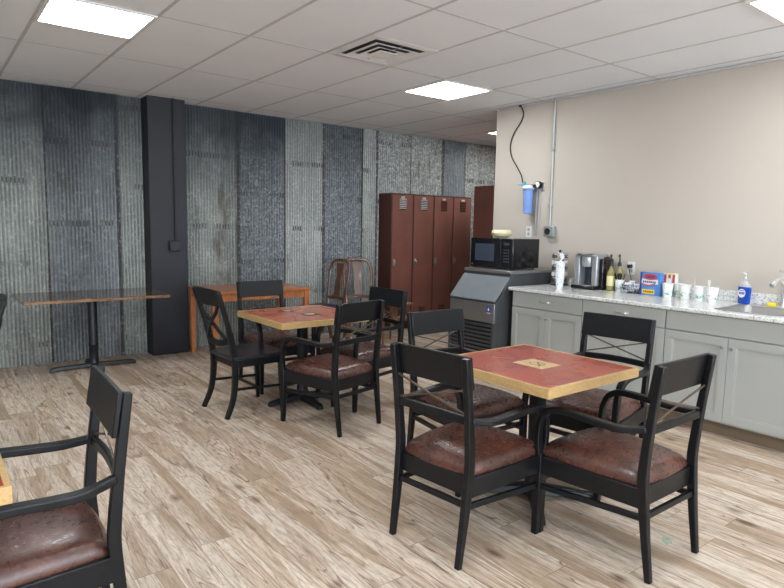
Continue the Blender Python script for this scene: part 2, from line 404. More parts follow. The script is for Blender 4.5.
# corrugated sheets on the back wall
def corrugated(x0, x1, lift):
    def f(bm):
        p = .034; n = int((x1 - x0) / p * 8); vs = []
        for i in range(n + 1):
            x = x0 + (x1 - x0) * i / n
            y = YB - .012 - lift - .009 * math.sin(2 * PI * x / p)
            vs.append((bm.verts.new((x, y, .004)), bm.verts.new((x, y, CEIL - .004)), bm.verts.new((x, y + .002, .004)), bm.verts.new((x, y + .002, CEIL - .004))))
        for a, c in zip(vs, vs[1:]):
            bm.faces.new((a[0], c[0], c[1], a[1])); bm.faces.new((a[2], a[3], c[3], c[2]))
    return f
GR = ((.25, .272, .258), (.52, .545, .515)); BL = ((.175, .192, .20), (.40, .425, .445)); PL = ((.31, .33, .315), (.60, .62, .60))
DK = ((.125, .14, .152), (.31, .335, .355)); SP = ((.22, .22, .195), (.54, .555, .53))
sheets = [(-3.55, -2.9, GR, .3, .2), (-2.9, -2.25, BL, .3, .3), (-2.25, -1.6, GR, .5, .2), (-1.6, -.95, DK, .2, .4), (-.95, -.3, PL, .2, .2), (-.3, .30, BL, .2, .3),
  (.30, 1.03, GR, .5, .6), (1.03, 1.67, BL, .45, .8), (1.67, 1.955, GR, .55, .5), (2.285, 2.99, GR, .75, .6), (2.99, 3.62, DK, .15, .65),
  (3.62, 4.16, PL, .55, .25), (4.16, 4.78, DK, .3, .4), (4.78, 5.00, PL, .1, .0), (5.00, 5.62, SP, .2, .1), (5.62, 6.22, SP, .75, .0), (6.22, 6.70, BL, .3, .0), (6.70, 7.35, SP, .6, 0), (7.35, 8.15, GR, .3, 0)]
for i, (a, c, (d, l), rust, td) in enumerate(sheets):
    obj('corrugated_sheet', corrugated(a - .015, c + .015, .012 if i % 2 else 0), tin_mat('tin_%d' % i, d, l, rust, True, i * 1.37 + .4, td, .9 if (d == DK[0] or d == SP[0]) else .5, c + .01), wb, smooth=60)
# dark trim at the foot of sheets is the sheet edge; pillar
pil = bx('pillar', M['pillar'], None, 1.925, 6.60, 0, 2.315, YB, CEIL, bevel=.004); pil['kind'] = 'structure'; pil.name = 'trim_1'
cdt = obj('conduit', lambda bm: cyl(bm, (2.185, 6.585, 1.23), (2.185, 6.585, CEIL), .011), M['pillar'])
tag(cdt, 'black painted conduit running down the charcoal pillar', 'conduit')
sb = thing('switch_box', 'small black electrical box at chest height on the charcoal pillar', 'electrical box', (2.16, 6.60, 1.12))
bx('box_body', M['pillar'], sb, -.05, -.05, 0, .055, 0, .11, bevel=.004)
bx('cover_plate', M['iron'], sb, -.045, -.055, .006, .05, -.05, .104, bevel=.002)

# ceiling grid, x lines every .61, y lines every 1.22
GX = [.659 + .61 * i for i in range(-6, 13)]; GY = [.393 - 1.22 * k for k in range(0, 4)] + [1.613, 2.833, 4.053, 5.273, 6.493]
def grid(bm):
    for x in GX:
        if XL < x < XR: box(bm, x - .011, YF, CEIL - .0018, x + .011, YB, CEIL + .01)
    for y in GY: box(bm, XL, y - .008, CEIL - .0014, XR, y + .009, CEIL + .01)
struct(obj('trim_2', grid, M['grid'], smooth=0))
struct(obj('trim_3', lambda bm: (box(bm, XW - .022, YF, CEIL - .022, XW - .0005, 4.68, CEIL - .0045)), M['grid'], smooth=0))

def panel_light(x, y, label):
    t = thing('ceiling_light', label, 'ceiling light', (x, y, CEIL), 0, 'square ceiling light panels')
    def fr(bm):
        for q in ((.006, .006, .604, .026), (.006, .584, .604, .604), (.006, .026, .026, .584), (.584, .026, .604, .584)): box(bm, q[0], q[1], -.014, q[2], q[3], -.002)
    obj('light_frame', fr, M['frame_white'], t); bx('diffuser', M['light'], t, .026, .026, -.010, .584, .584, -.004, smooth=0)
panel_light(.659, 4.053, 'square ceiling light panel at the upper left, above the dark table')
panel_light(3.709, 4.053, 'square ceiling light panel beside the air vent near the beige wall')
panel_light(3.709, 1.003, 'square ceiling light panel cut by the upper right corner')
panel_light(6.149, 5.273, 'farthest small ceiling light panel, half hidden behind the beige wall corner')
for x, y in ((.659, 1.003), (-2.39, 4.053), (-2.39, 1.003), (.659, -2.047), (3.709, -2.047), (-2.39, -2.047)):
    panel_light(x, y, 'square ceiling light panel outside the picture')

# air vent
v = thing('ceiling_vent', 'square white four-way air diffuser in the ceiling', 'air vent', (2.794, 3.748, CEIL))
def ring(bm, r0, z0, r1, z1):
    a = [bm.verts.new((sx*r0, sy*r0, z0)) for sx, sy in ((-1,-1),(1,-1),(1,1),(-1,1))]
    b_ = [bm.verts.new((sx*r1, sy*r1, z1)) for sx, sy in ((-1,-1),(1,-1),(1,1),(-1,1))]
    c = [bm.verts.new((sx*r0, sy*r0, z0+.002)) for sx, sy in ((-1,-1),(1,-1),(1,1),(-1,1))]
    d = [bm.verts.new((sx*r1, sy*r1, z1+.002)) for sx, sy in ((-1,-1),(1,-1),(1,1),(-1,1))]
    for k in range(4):
        j = (k+1) % 4
        bm.faces.new((a[k], a[j], b_[j], b_[k])); bm.faces.new((c[k], d[k], d[j], c[j])); bm.faces.new((a[k], c[k], c[j], a[j])); bm.faces.new((b_[k], b_[j], d[j], d[k]))
bx('vent_throat', M['throat'], v, -.255, -.255, -.0048, .255, .255, -.002)
obj('vent_frame', lambda bm: (ring(bm, .298, -.006, .255, -.010), ring(bm, .255, -.010, .225, -.006)), M['frame_white'], v, smooth=0)
obj('vent_blade', lambda bm: ring(bm, .212, -.024, .150, -.008), M['frame_white'], v, smooth=0)
obj('vent_blade', lambda bm: ring(bm, .140, -.024, .085, -.008), M['frame_white'], v, smooth=0)
bx('vent_core', M['frame_white'], v, -.080, -.080, -.026, .080, .080, -.022)
bx('vent_brace', M['satin'], v, -.003, -.25, -.018, .003, -.081, -.013); bx('vent_brace', M['satin'], v, -.003, .081, -.018, .003, .25, -.013)

# ------------------------------------------------------------------ chairs
def armchair():
    t = thing('armchair', '', 'chair')
    for s in (-1, 1):
        def rear(bm):
            P = curve_pts([(-.278, s*.198, 0), (-.252, s*.201, .20), (-.232, s*.204, .40), (-.234, s*.206, .50), (-.252, s*.208, .68), (-.282, s*.209, .905)], 4)
            n = len(P); S = []
            for p in P:
                z = p.z; w = .026 + min(z, .3) / .3 * .005; d = .026 + .014 * min(1, z/.35) - .013 * max(0, (z-.45)/.45)
                S.append((w, d))
            sweep(bm, P, S)
        obj('leg', rear, M['black'], t, bevel=.004)
        def front(bm):
            P = [(.262, s*.250, 0), (.258, s*.248, .22), (.256, s*.247, .40)]
            sweep(bm, P, [(.028, .030), (.034, .038), (.036, .040)])
        obj('leg', front, M['black'], t, bevel=.004)
        def arm(bm):
            P = curve_pts([(.258, s*.250, .385), (.264, s*.254, .46), (.255, s*.257, .545), (.222, s*.258, .600), (.165, s*.258, .624), (.06, s*.254, .627),
                           (-.06, s*.250, .622), (-.135, s*.244, .621), (-.19, s*.228, .628), (-.238, s*.212, .638)], 4)
            n = len(P); S = []
            for i in range(n):
                f = i/(n-1)
                S.append((.040 if .3 < f < .85 else .034, .030 - .006*abs(f-.4)))
            sweep(bm, P, S)
        obj('armrest', arm, M['black'], t, bevel=.006, segs=3)
    def apron(bm):
        sweep(bm, [(-.222, -.19, .345), (-.222, .19, .345)], (.085, .022), (0, 0, 1))
        sweep(bm, [(.256, -.235, .345), (.256, .235, .345)], (.085, .022), (0, 0, 1))
        for s in (-1, 1): sweep(bm, [(-.225, s*.208, .345), (.250, s*.250, .345)], (.085, .022), (0, 0, 1))
    obj('seat_frame', apron, M['black'], t, bevel=.003)
    def pad(bm):
        N = 22; top = {}
        for i in range(N+1):
            for j in range(N+1):
                u = -1 + 2*i/N; v_ = -1 + 2*j/N
                # superellipse mapping keeps the corners round
                uu = u * math.sqrt(1 - .12*v_*v_); vv = v_ * math.sqrt(1 - .12*u*u)
                x = .024 + .258*uu; hw = .210 + .046*(uu+1)/2
                y = hw*vv
                h = (max(0, 1-abs(u)**7) * max(0, 1-abs(v_)**7))**.4
                top[i, j] = bm.verts.new((x, y, .402 + .046*h + .019*(1-u*u)*(1-v_*v_)))
        for i in range(N):
            for j in range(N): bm.faces.new((top[i,j], top[i+1,j], top[i+1,j+1], top[i,j+1]))
        ed = [top[i,0] for i in range(N+1)] + [top[N,j] for j in range(1,N+1)] + [top[i,N] for i in range(N-1,-1,-1)] + [top[0,j] for j in range(N-1,0,-1)]
        low = [bm.verts.new((q.co.x*.985, q.co.y*.985, .386)) for q in ed]
        for k in range(len(ed)):
            j = (k+1) % len(ed); bm.faces.new((ed[k], low[k], low[j], ed[j]))
        bm.faces.new(low)
    obj('seat', pad, M['leather'], t, smooth=70)
    def panel(bm):
        P = []
        for k in range(13):
            y = -.219 + .438*k/12; P.append((-.250 - .003*(1-(y/.219)**2), y, .838))
        # tilted board: section tall axis leans back
        rings = []
        for x, y, z in P:
            lean = -.155
            q = []
            for dz, dx in ((-.070, -.009), (.071, -.009), (.071, .009), (-.070, .009)):
                q.append(bm.verts.new((x + dx + dz*lean, y, z + dz)))
            rings.append(q)
        for a, c in zip(rings, rings[1:]):
            for k in range(4): bm.faces.new((a[k], a[(k+1)%4], c[(k+1)%4], c[k]))
        bm.faces.new(rings[0]); bm.faces.new(rings[-1][::-1])
    obj('back_panel', panel, M['black'], t, bevel=.004)
    obj('back_rail', lambda bm: sweep(bm, curve_pts([(-.247, -.20, .636), (-.254, -.10, .640), (-.257, 0, .642), (-.254, .10, .640), (-.247, .20, .636)], 3), (.020, .036), (1, 0, 0)), M['black'], t, bevel=.004)
    for s in (-1, 1):
        obj('cross_bar', lambda bm: sweep(bm, curve_pts([(-.250, s*-.195, .660), (-.258 - s*.003, 0, .714), (-.264, s*.195, .768)], 4), (.005, .008), (1, 0, 0)), M['bronze'], t)
        obj('stretcher', lambda bm: sweep(bm, [(-.246, s*.200, .262), (.256, s*.247, .238)], (.018, .026), (0, 1, 0)), M['black'], t, bevel=.003)
    obj('stretcher', lambda bm: sweep(bm, [(-.244, -.198, .270), (-.244, .198, .270)], (.018, .026), (1, 0, 0)), M['black'], t, bevel=.003)
    obj('stretcher', lambda bm: sweep(bm, [(.256, -.244, .270), (.256, .244, .270)], (.018, .026), (1, 0, 0)), M['black'], t, bevel=.003)
    return t
A0 = armchair()
chairs = [
 ((1.976, 1.944), 6, 'black leather-seated armchair at the left side of the nearest red table'),
 ((2.480, 1.462), 90, 'black leather-seated armchair nearest the lower right corner, its back to the viewer'),
 ((2.565, 2.555), -90, 'black armchair on the far side of the nearest red table, facing the viewer'),
 ((3.120, 2.030), 187.5, 'black armchair at the nearest red table with its back to the grey cabinets'),
 ((.212, 2.165), 178, 'black armchair with brown leather seat cut off at the lower left corner of the picture'),
 ((2.330, 3.662), 101, 'black armchair with leather seat at the far table, its back to the viewer'),
 ((2.465, 4.860), -90, 'black armchair behind the far table, in front of the orange wooden table'),
 ((2.830, 4.010), 183, 'black armchair at the right side of the far table, in front of the lockers'),
]
for i, ((x, y), a, lab) in enumerate(chairs):
    if i == 0:
        A0.location = (x, y, 0); A0.rotation_euler = (0, 0, rad(a)); A0['label'] = lab; A0['group'] = 'black armchairs with leather seats'
    else: dup(A0, (x, y, 0), rad(a), lab)

# black cross-back side chair
sc = thing('side_chair', 'all-black wooden chair with curved cross back at the left of the far table', 'chair', (1.965, 4.345, 0), rad(3))
for s in (-1, 1):
    obj('leg', lambda bm: sweep(bm, curve_pts([(-.262, s*.200, 0), (-.205, s*.190, .14), (-.185, s*.184, .30), (-.190, s*.184, .45), (-.225, s*.190, .62), (-.275, s*.198, .80), (-.322, s*.204, .945)], 4),
        [(.028, .034 + .012*min(1, k/8) - (.014 if k > 16 else 0)) for k in range(25)]), M['black'], sc, bevel=.004)
    obj('leg', lambda bm: sweep(bm, [(.205, s*.195, 0), (.195, s*.195, .25), (.190, s*.195, .425)], [(.024, .024), (.034, .034), (.038, .038)]), M['black'], sc, bevel=.004)
    obj('stretcher', lambda bm: sweep(bm, [(-.195, s*.188, .21), (.194, s*.194, .19)], (.016, .020)), M['black'], sc, bevel=.003)
obj('stretcher', lambda bm: sweep(bm, [(0, -.188, .20), (0, .188, .20)], (.016, .018), (1, 0, 0)), M['black'], sc, bevel=.003)
def saddle(bm):
    N = 14; top = {}; bot = {}
    for i in range(N+1):
        for j in range(N+1):
            u = -1+2*i/N; w = -1+2*j/N
            x = .012 + .228*u*math.sqrt(1-.06*w*w); y = (.205 + .020*(u+1)/2)*w*math.sqrt(1-.08*u*u)
            top[i,j] = bm.verts.new((x, y, .455 - .014*(1-u*u)*(1-w*w))); bot[i,j] = bm.verts.new((x, y, .427))
    for i in range(N):
        for j in range(N):
            bm.faces.new((top[i,j], top[i+1,j], top[i+1,j+1], top[i,j+1])); bm.faces.new((bot[i,j], bot[i,j+1], bot[i+1,j+1], bot[i+1,j]))
    for k in range(N):
        bm.faces.new((top[k,0], bot[k,0], bot[k+1,0], top[k+1,0])); bm.faces.new((top[k,N], top[k+1,N], bot[k+1,N], bot[k,N]))
        bm.faces.new((top[0,k], top[0,k+1], bot[0,k+1], bot[0,k])); bm.faces.new((top[N,k], bot[N,k], bot[N,k+1], top[N,k+1]))
obj('seat', saddle, M['blackwood'], sc, bevel=.005)
obj('seat_frame', lambda bm: [sweep(bm, q, (.055, .02), (0, 0, 1)) for q in ([(-.175, -.185, .398), (.185, -.190, .398)], [(-.175, .185, .398), (.185, .190, .398)], [(.19, -.18, .398), (.19, .18, .398)], [(-.18, -.17, .398), (-.18, .17, .398)])], M['black'], sc, bevel=.003)
def toprail(bm):
    P = [(-.302 - .022*(1-(y/.22)**2), y, .885) for y in [-.22 + .44*k/12 for k in range(13)]]; R = []
    for x, y, z in P:
        top = .065 + .012*(1-(y/.22)**2)
        R.append([bm.verts.new((x+dx-dz*.30, y, z+dz)) for dz, dx in ((-.055,-.011),(top,-.009),(top,.009),(-.055,.011))])
    for a, c in zip(R, R[1:]):
        for k in range(4): bm.faces.new((a[k], a[(k+1)%4], c[(k+1)%4], c[k]))
    bm.faces.new(R[0]); bm.faces.new(R[-1][::-1])
obj('back_rail', toprail, M['black'], sc, bevel=.005)
obj('back_rail', lambda bm: sweep(bm, curve_pts([(-.213, -.185, .575), (-.235, -.09, .548), (-.24, 0, .540), (-.235, .09, .548), (-.213, .185, .575)], 3), (.020, .045), (1, 0, 0)), M['black'], sc, bevel=.004)
for s in (-1, 1):
    obj('cross_bar', lambda bm: sweep(bm, curve_pts([(-.235, s*-.16, .575), (-.262 + s*.006, s*-.075, .640), (-.285 + s*.008, s*.03, .715), (-.298, s*.11, .775), (-.305, s*.165, .840)], 4), (.014, .030), (1, 0, 0)), M['black'], sc, bevel=.003)

dup(sc, (.062, 4.44, 0), rad(180), 'black chair of which only the back edge shows at the left border of the picture')

# ------------------------------------------------------------------ tables
def cross_base(bm, L, rot, L2=None, h0=.075, w0=.085, w1=.055):
    for k in range(4):
        a = rot + k*PI/2; l = L if (k % 2 == 0 or L2 is None) else L2
        d = Vector((math.cos(a), math.sin(a), 0)); s = Vector((-d.y, d.x, 0)); R = []
        for f, w, zt, zb in ((0, w0, h0, .02), (.35*l, w0*.9, h0*.85, .018), (.80*l, w1, .045, .010), (.93*l, w1*1.05, .040, 0), (l, w1*.85, .030, 0)):
            c = d*f; R.append([bm.verts.new(c + s*q*w/2 + Vector((0, 0, z))) for q, z in ((-1, zb), (1, zb), (.7, zt), (-.7, zt))])
        for p, q in zip(R, R[1:]):
            for j in range(4): bm.faces.new((p[j], p[(j+1)%4], q[(j+1)%4], q[j]))
        bm.faces.new(R[0][::-1]); bm.faces.new(R[-1])
def cafe_table(cx, cy, w, d, H, red, label, base_rot, emblems, L=.33, base=(0, 0), group='square red topped tables with oak edges'):
    t = thing('square_table', label, 'table', (cx, cy, 0), 0, group)
    th = .046
    bx('tabletop', red, t, -w/2+.016, -d/2+.016, H-th+.004, w/2-.016, d/2-.016, H-.0005, bevel=.001)
    def edge(bm):
        box(bm, -w/2, -d/2, H-th, w/2, -d/2+.016, H); box(bm, -w/2, d/2-.016, H-th, w/2, d/2, H)
        box(bm, -w/2, -d/2+.016, H-th, -w/2+.016, d/2-.016, H); box(bm, w/2-.016, -d/2+.016, H-th, w/2, d/2-.016, H)
    obj('edge_band', edge, M['edge'], t, bevel=.0015)
    obj('column', lambda bm: lathe(bm, [(.060, .06), (.050, .085), (.044, .11), (.044, H-th-.055), (.052, H-th-.045), (.052, H-th-.012)], (base[0], base[1], 0)), M['iron'], t)
    bx('top_plate', M['iron'], t, base[0]-.17, base[1]-.17, H-th-.014, base[0]+.17, base[1]+.17, H-th-.0005, bevel=.003)
    b_ = obj('base', lambda bm: cross_base(bm, L, base_rot), M['iron'], t, bevel=.006); b_.location = (base[0], base[1], 0)
    for (ex, ey, ew, ed_, kind) in emblems:
        if kind == 'tan':
            e = bx('emblem', M['tan'], t, ex-ew/2, ey-ed_/2, H-.0006, ex+ew/2, ey+ed_/2, H+.0006)
            def mark(bm):   # oval outline with a beak and tail
                P = [(ex+.030*math.cos(a), ey+.042*math.sin(a), H+.0010) for a in [2*PI*k/20 for k in range(20)]]
                sweep(bm, P, (.0008, .0045), (0, 0, 1), closed=True)
                sweep(bm, [(ex+.028, ey+.01, H+.0010), (ex+.005, ey, H+.0010), (ex-.012, ey-.030, H+.0010), (ex-.04, ey-.044, H+.0010)], (.0008, .007), (0, 0, 1))
            obj('emblem_mark', mark, M['ink'], e)
        else:
            e = obj('emblem', lambda bm: prism(bm, [(ex-ew/2, ey-ed_/2), (ex+ew/2, ey-ed_/2), (ex+ew/2, ey+ed_/2), (ex-ew/2, ey+ed_/2)], H-.0006, H+.0006), M['ink'], t)
            obj('emblem_mark', lambda bm: prism(bm, [(ex+ew*.30*math.cos(a)*(1+.25*math.sin(3*a)), ey+ed_*.30*math.sin(a)*(1+.2*math.cos(2*a))) for a in [2*PI*k/18 for k in range(18)]], H+.0006, H+.0014), M['cream'], e)
    return t
cafe_table(2.470, 1.962, .72, .74, .745, M['red'], 'nearest square table with deep red top, tan emblem and golden oak edge', rad(45), [(-.005, -.02, .155, .185, 'tan')], .335, (.075, .025))
cafe_table(2.405, 4.245, .77, .77, .722, M['red2'], 'square table with orange-red top and two dark emblems, by the cross-back chair', 0, [(-.04, .18, .10, .12, 'dark'), (.03, -.07, .13, .13, 'dark')], .30)
cafe_table(-.226, 2.128, .76, .76, .76, M['red'], 'oak edged red table of which only a corner shows at the left border', rad(45), [(0, 0, .16, .19, 'tan')], .30)

wt = thing('wall_table', 'long dark wooden pedestal table against the corrugated metal wall', 'table', (1.265, 6.215, 0))
def slab(bm):
    n = 40; T = []; B = []
    def side(x0, y0, x1, y1, nx, ny):
        for k in range(n):
            f = k/n; j = .003*math.sin(k*1.7)+.002*math.sin(k*.6+1)
            yield (x0+(x1-x0)*f + nx*j, y0+(y1-y0)*f + ny*j)
    P = list(side(-.61, -.37, .61, -.37, 0, 1)) + list(side(.61, -.37, .61, .38, .3, 0)) + list(side(.61, .38, -.61, .38, 0, .2)) + list(side(-.61, .38, -.61, -.37, .3, 0))
    prism(bm, P, .718, .741)
obj('tabletop', slab, M['darkwood'], wt, smooth=30)
obj('live_edge', lambda bm: [sweep(bm, [(-.60 + 1.2*k/40, -.372 + .003*math.sin(k*1.7)+.002*math.sin(k*.6+1), .7265) for k in range(41)], [(.010, .026 + .004*math.sin(k*2.3)) for k in range(41)], (0, 1, 0)),
   sweep(bm, [(.612, -.365+.73*k/20, .7265) for k in range(21)], [(.010, .026 + .003*math.sin(k*2.1)) for k in range(21)], (1, 0, 0))], M['liveedge'], wt, bevel=.003)
obj('column', lambda bm: lathe(bm, [(.050, .05), (.044, .07), (.042, .10), (.042, .22), (.046, .225), (.046, .245), (.042, .25), (.042, .68), (.055, .69), (.055, .70)], (.030, .16, 0)), M['iron'], wt)
bx('top_plate', M['iron'], wt, -.155, -.02, .699, .215, .34, .7175, bevel=.003)
b_ = obj('base', lambda bm: cross_base(bm, .385, 0, .30, .055, .07, .055), M['iron'], wt, bevel=.005); b_.location = (.030, .16, 0)

ot = thing('wooden_table', 'orange-brown wooden table with square legs against the metal wall', 'table', (2.865, 6.225, 0))
W, D, H = .565, .355, .735
bx('tabletop', M['orangewood'], ot, -W, -D, H-.028, W, D, H, bevel=.004)
def ap(bm):
    box(bm, -W+.05, -D+.02, H-.105, W-.05, -D+.04, H-.028); box(bm, -W+.05, D-.04, H-.105, W-.05, D-.02, H-.028)
    box(bm, -W+.02, -D+.05, H-.105, -W+.04, D-.05, H-.028); box(bm, W-.04, -D+.05, H-.105, W-.02, D-.05, H-.028)
obj('apron', ap, M['orangewood'], ot, bevel=.002)
for sx in (-1, 1):
    for sy in (-1, 1):
        x = sx*(W-.038); y = sy*(D-.038)
        obj('leg', lambda bm: sweep(bm, [(x, y, 0), (x, y, H-.028)], [(.045, .045), (.06, .06)]), M['orangewood'], ot, bevel=.004)

# antique splat-back chairs
def antique(label, loc, rz):
    t = thing('antique_chair', label, 'chair', loc, rz, 'antique splat-back chairs by the metal wall')
    def loop(bm):
        P = curve_pts([(-.215, -.150, .44), (-.235, -.165, .60), (-.262, -.180, .78), (-.285, -.175, .90), (-.300, -.120, .985), (-.305, 0, 1.000), (-.300, .120, .985), (-.285, .175, .90), (-.262, .180, .78), (-.235, .165, .60), (-.215, .150, .44)], 4)
        sweep(bm, P, [(.028, .040)]*len(P), (1, 0, 0), 8)
    obj('back_frame', loop, M['antique'], t)
    def splat(bm):
        Z = [(.545, .055), (.60, .048), (.66, .062), (.72, .052), (.80, .045), (.88, .060), (.965, .080)]
        R = []
        for z, w in Z:
            x = -.225 - .165*(z-.5); R.append([bm.verts.new((x+dx, dy, z)) for dx, dy in ((-.007, -w), (-.007, w), (.007, w), (.007, -w))])
        for a, c in zip(R, R[1:]):
            for k in range(4): bm.faces.new((a[k], a[(k+1)%4], c[(k+1)%4], c[k]))
        bm.faces.new(R[0]); bm.faces.new(R[-1])
    obj('splat', splat, M['antique'], t, bevel=.003)
    obj('back_rail', lambda bm: sweep(bm, [(-.228, -.15, .530), (-.232, 0, .545), (-.228, .15, .530)], (.022, .040), (1, 0, 0)), M['antique'], t, bevel=.003)
    for s in (-1, 1):
        obj('leg', lambda bm: sweep(bm, curve_pts([(-.29, s*.165, 0), (-.235, s*.155, .22), (-.212, s*.150, .44)], 4), (.032, .036)), M['antique'], t, bevel=.004)
        obj('leg', lambda bm: sweep(bm, curve_pts([(.215, s*.205, 0), (.190, s*.195, .14), (.205, s*.200, .30), (.195, s*.195, .42)], 4), [(.026 + .0016*k, .026 + .0016*k) for k in range(13)]), M['antique'], t, bevel=.004)
    obj('seat_frame', lambda bm: prism(bm, [(-.225, -.165), (.215, -.215), (.215, .215), (-.225, .165)], .385, .435), M['antique'], t, bevel=.006)
    def cushion(bm):
        N = 12; g = {}
        for i in range(N+1):
            for j in range(N+1):
                u = -1+2*i/N; w = -1+2*j/N; g[i,j] = bm.verts.new((0 + .205*u, (.168+.035*(u+1)/2)*w, .437 + .035*((1-abs(u)**4)*(1-abs(w)**4))**.5))
        for i in range(N):
            for j in range(N): bm.faces.new((g[i,j], g[i+1,j], g[i+1,j+1], g[i,j+1]))
        ed = [g[i,0] for i in range(N+1)]+[g[N,j] for j in range(1,N+1)]+[g[i,N] for i in range(N-1,-1,-1)]+[g[0,j] for j in range(N-1,0,-1)]
        bm.faces.new(ed)
    obj('seat', cushion, M['purple'], t, smooth=60)
    return t
antique('antique wooden splat-back chair with dark purple seat, turned toward the orange wooden table', (3.81, 6.27, 0), rad(186))
antique('antique wooden splat-back chair with dark purple seat, right one of the pair beside the lockers', (4.285, 6.065, 0), rad(250))
# cane stool
st = thing('cane_stool', 'small brown stool of bent canes in front of the red-brown lockers', 'stool', (4.84, 6.13, 0))
bx('seat', M['branch'], st, -.19, -.15, .42, .19, .15, .445, bevel=.006)
for sx in (-1, 1):
    for sy in (-1, 1):
        obj('leg', lambda bm: sweep(bm, curve_pts([(sx*.18, sy*.14, 0), (sx*.165, sy*.13, .2), (sx*.16, sy*.125, .42)], 3), (.026, .026), (0, 1, 0), 8), M['antique'], st)
for k in range(3):
    for sy in (-1, 1):
        obj('cane_brace', lambda bm: sweep(bm, curve_pts([(-.16, sy*.128, .16+.07*k), (0, sy*.140, .30 - .05*k), (.16, sy*.128, .22+.06*k)], 4), (.018, .018), (0, 1, 0), 8), M['branch'], st)

# ------------------------------------------------------------------ lockers
yf = 6.50; lw = .378
for i in range(4):
    x0 = 5.035 + i*lw
    nm = ['leftmost', 'second from the left', 'third from the left', 'rightmost'][i]
    t = thing('locker', 'tall red-brown metal locker, %s of the four in the row' % nm, 'locker', (x0, yf, 0), 0, 'red-brown lockers in a row')
    def body(bm):
        box(bm, .001, .004, .10, lw-.001, YB-.03-yf, 1.872)
        box(bm, .01, .03, 0, lw-.01, YB-.06-yf, .10)
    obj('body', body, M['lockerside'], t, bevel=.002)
    d = bx('door', M['locker'], t, .012, -.014, .115, lw-.012, .004, 1.850, bevel=.003)
    lit = M['boxwhite'] if i < 2 else M['slot']
    for zz, n in ((1.66, 6), (.22, 4)):
        obj('louver', lambda bm: [(sweep(bm, [(lw/2-.055, -.020, zz+.024*k), (lw/2+.055, -.020, zz+.024*k)], (.012, .004), (0, .7, -.7))) for k in range(n)], M['slot'] if zz < 1 else M['slot'], d)
        obj('louver_hood', lambda bm: [(sweep(bm, [(lw/2-.058, -.0185, zz+.012+.024*k), (lw/2+.058, -.0185, zz+.012+.024*k)], (.017, .004), (0, .75, -.66))) for k in range(n)], M['white'] if i < 2 and zz > 1 else M['locker'], d)
    bx('number_plate', M['plate'], d, lw/2-.030, -.018, 1.805, lw/2+.030, -.014, 1.832, bevel=.001)
    obj('latch', lambda bm: (box(bm, .030, -.022, .885, .060, -.014, .985), sweep(bm, curve_pts([(.045, -.024, .965), (.050, -.042, .945), (.047, -.040, .915), (.045, -.024, .905)], 3), (.014, .006), (1, 0, 0))), M['satin'], d, bevel=.002)
lt = thing('locker_cabinet', 'taller plain red-brown cabinet partly hidden behind the beige wall corner', 'cabinet', (6.17, 5.72, 0))
bx('body', M['locker'], lt, 0, 0, .08, .62, .36, 2.0, bevel=.003)
bx('door', M['locker'], lt, .012, -.016, .10, .608, 0, 1.98, bevel=.003)
bx('plinth', M['darkgap'], lt, .02, .03, 0, .60, .34, .08)
obj('handle', lambda bm: sweep(bm, curve_pts([(.05, -.016, 1.08), (.05, -.045, 1.06), (.05, -.045, .98), (.05, -.016, .96)], 3), (.014, .008), (1, 0, 0)), M['satin'], lt)

# ------------------------------------------------------------------ ice machine
im = thing('ice_machine', 'stainless steel ice machine with grey sloping lid beside the cabinets', 'ice machine', (0, 0, 0))
y0, y1 = 3.795, 4.400
im.location = (4.6, 4.1, 0)
OX, OY = 4.6, 4.1
def ib(name, mat, x0_, ya, z0, x1_, yb, z1, bevel=.003, par=im): return bx(name, mat, par, x0_-OX, ya-OY, z0, x1_-OX, yb-OY, z1, bevel=bevel)
def body(bm):
    prof = [(4.185, .12), (4.185, .735), (4.225, .775), (4.375, .965), (4.375, 1.0), (5.00, 1.0), (5.00, .12)]
    a = [bm.verts.new((x-OX, y0-OY, z)) for x, z in prof]; c = [bm.verts.new((x-OX, y1-OY, z)) for x, z in prof]; n = len(prof)
    bm.faces.new(a); bm.faces.new(c[::-1])
    for k in range(n): bm.faces.new((a[k], c[k], c[(k+1)%n], a[(k+1)%n]))
obj('body', body, M['darksteel'], im, bevel=.003)
ib('top_cap', M['steel'], 4.365, y0-.004, 1.0, 5.02, y1+.004, 1.028)
def lid(bm):
    P = [(4.163, .752), (4.178, .742), (4.372, .960), (4.356, .974)]
    a = [bm.verts.new((x-OX, y0+.004-OY, z)) for x, z in P]; c = [bm.verts.new((x-OX, y1-.004-OY, z)) for x, z in P]
    bm.faces.new(a); bm.faces.new(c[::-1])
    for k in range(4): bm.faces.new((a[k], c[k], c[(k+1)%4], a[(k+1)%4]))
obj('lid', lid, M['lid'], im, bevel=.004)
fp = ib('front_panel', M['steel'], 4.170, y0+.008, .545, 4.186, y1-.008, .728)
ib('logo_plate', M['logo'], 4.1680, y0+.050, .648, 4.1702, y0+.100, .698, 0)
obj('logo_mark', lambda bm: (box(bm, 4.1672-OX, y0+.070-OY, .660, 4.1684-OX, y0+.080-OY, .686), box(bm, 4.1672-OX, y0+.060-OY, .666, 4.1684-OX, y0+.090-OY, .671), box(bm, 4.1672-OX, y0+.052-OY, .634, 4.1702-OX, y0+.098-OY, .640)), M['white'], im)
ib('grille_back', M['darkgap'], 4.176, y0+.03, .15, 4.186, y1-.03, .54, 0)
obj('grille', lambda bm: ([box(bm, 4.160-OX, y0+.03-OY, .165+.038*k, 4.176-OX, y1-.03-OY, .183+.038*k) for k in range(10)],
    box(bm, 4.160-OX, y0+.004-OY, .14, 4.184-OX, y0+.03-OY, .545), box(bm, 4.160-OX, y1-.03-OY, .14, 4.184-OX, y1-.004-OY, .545)), M['darksteel'], im, bevel=.002)
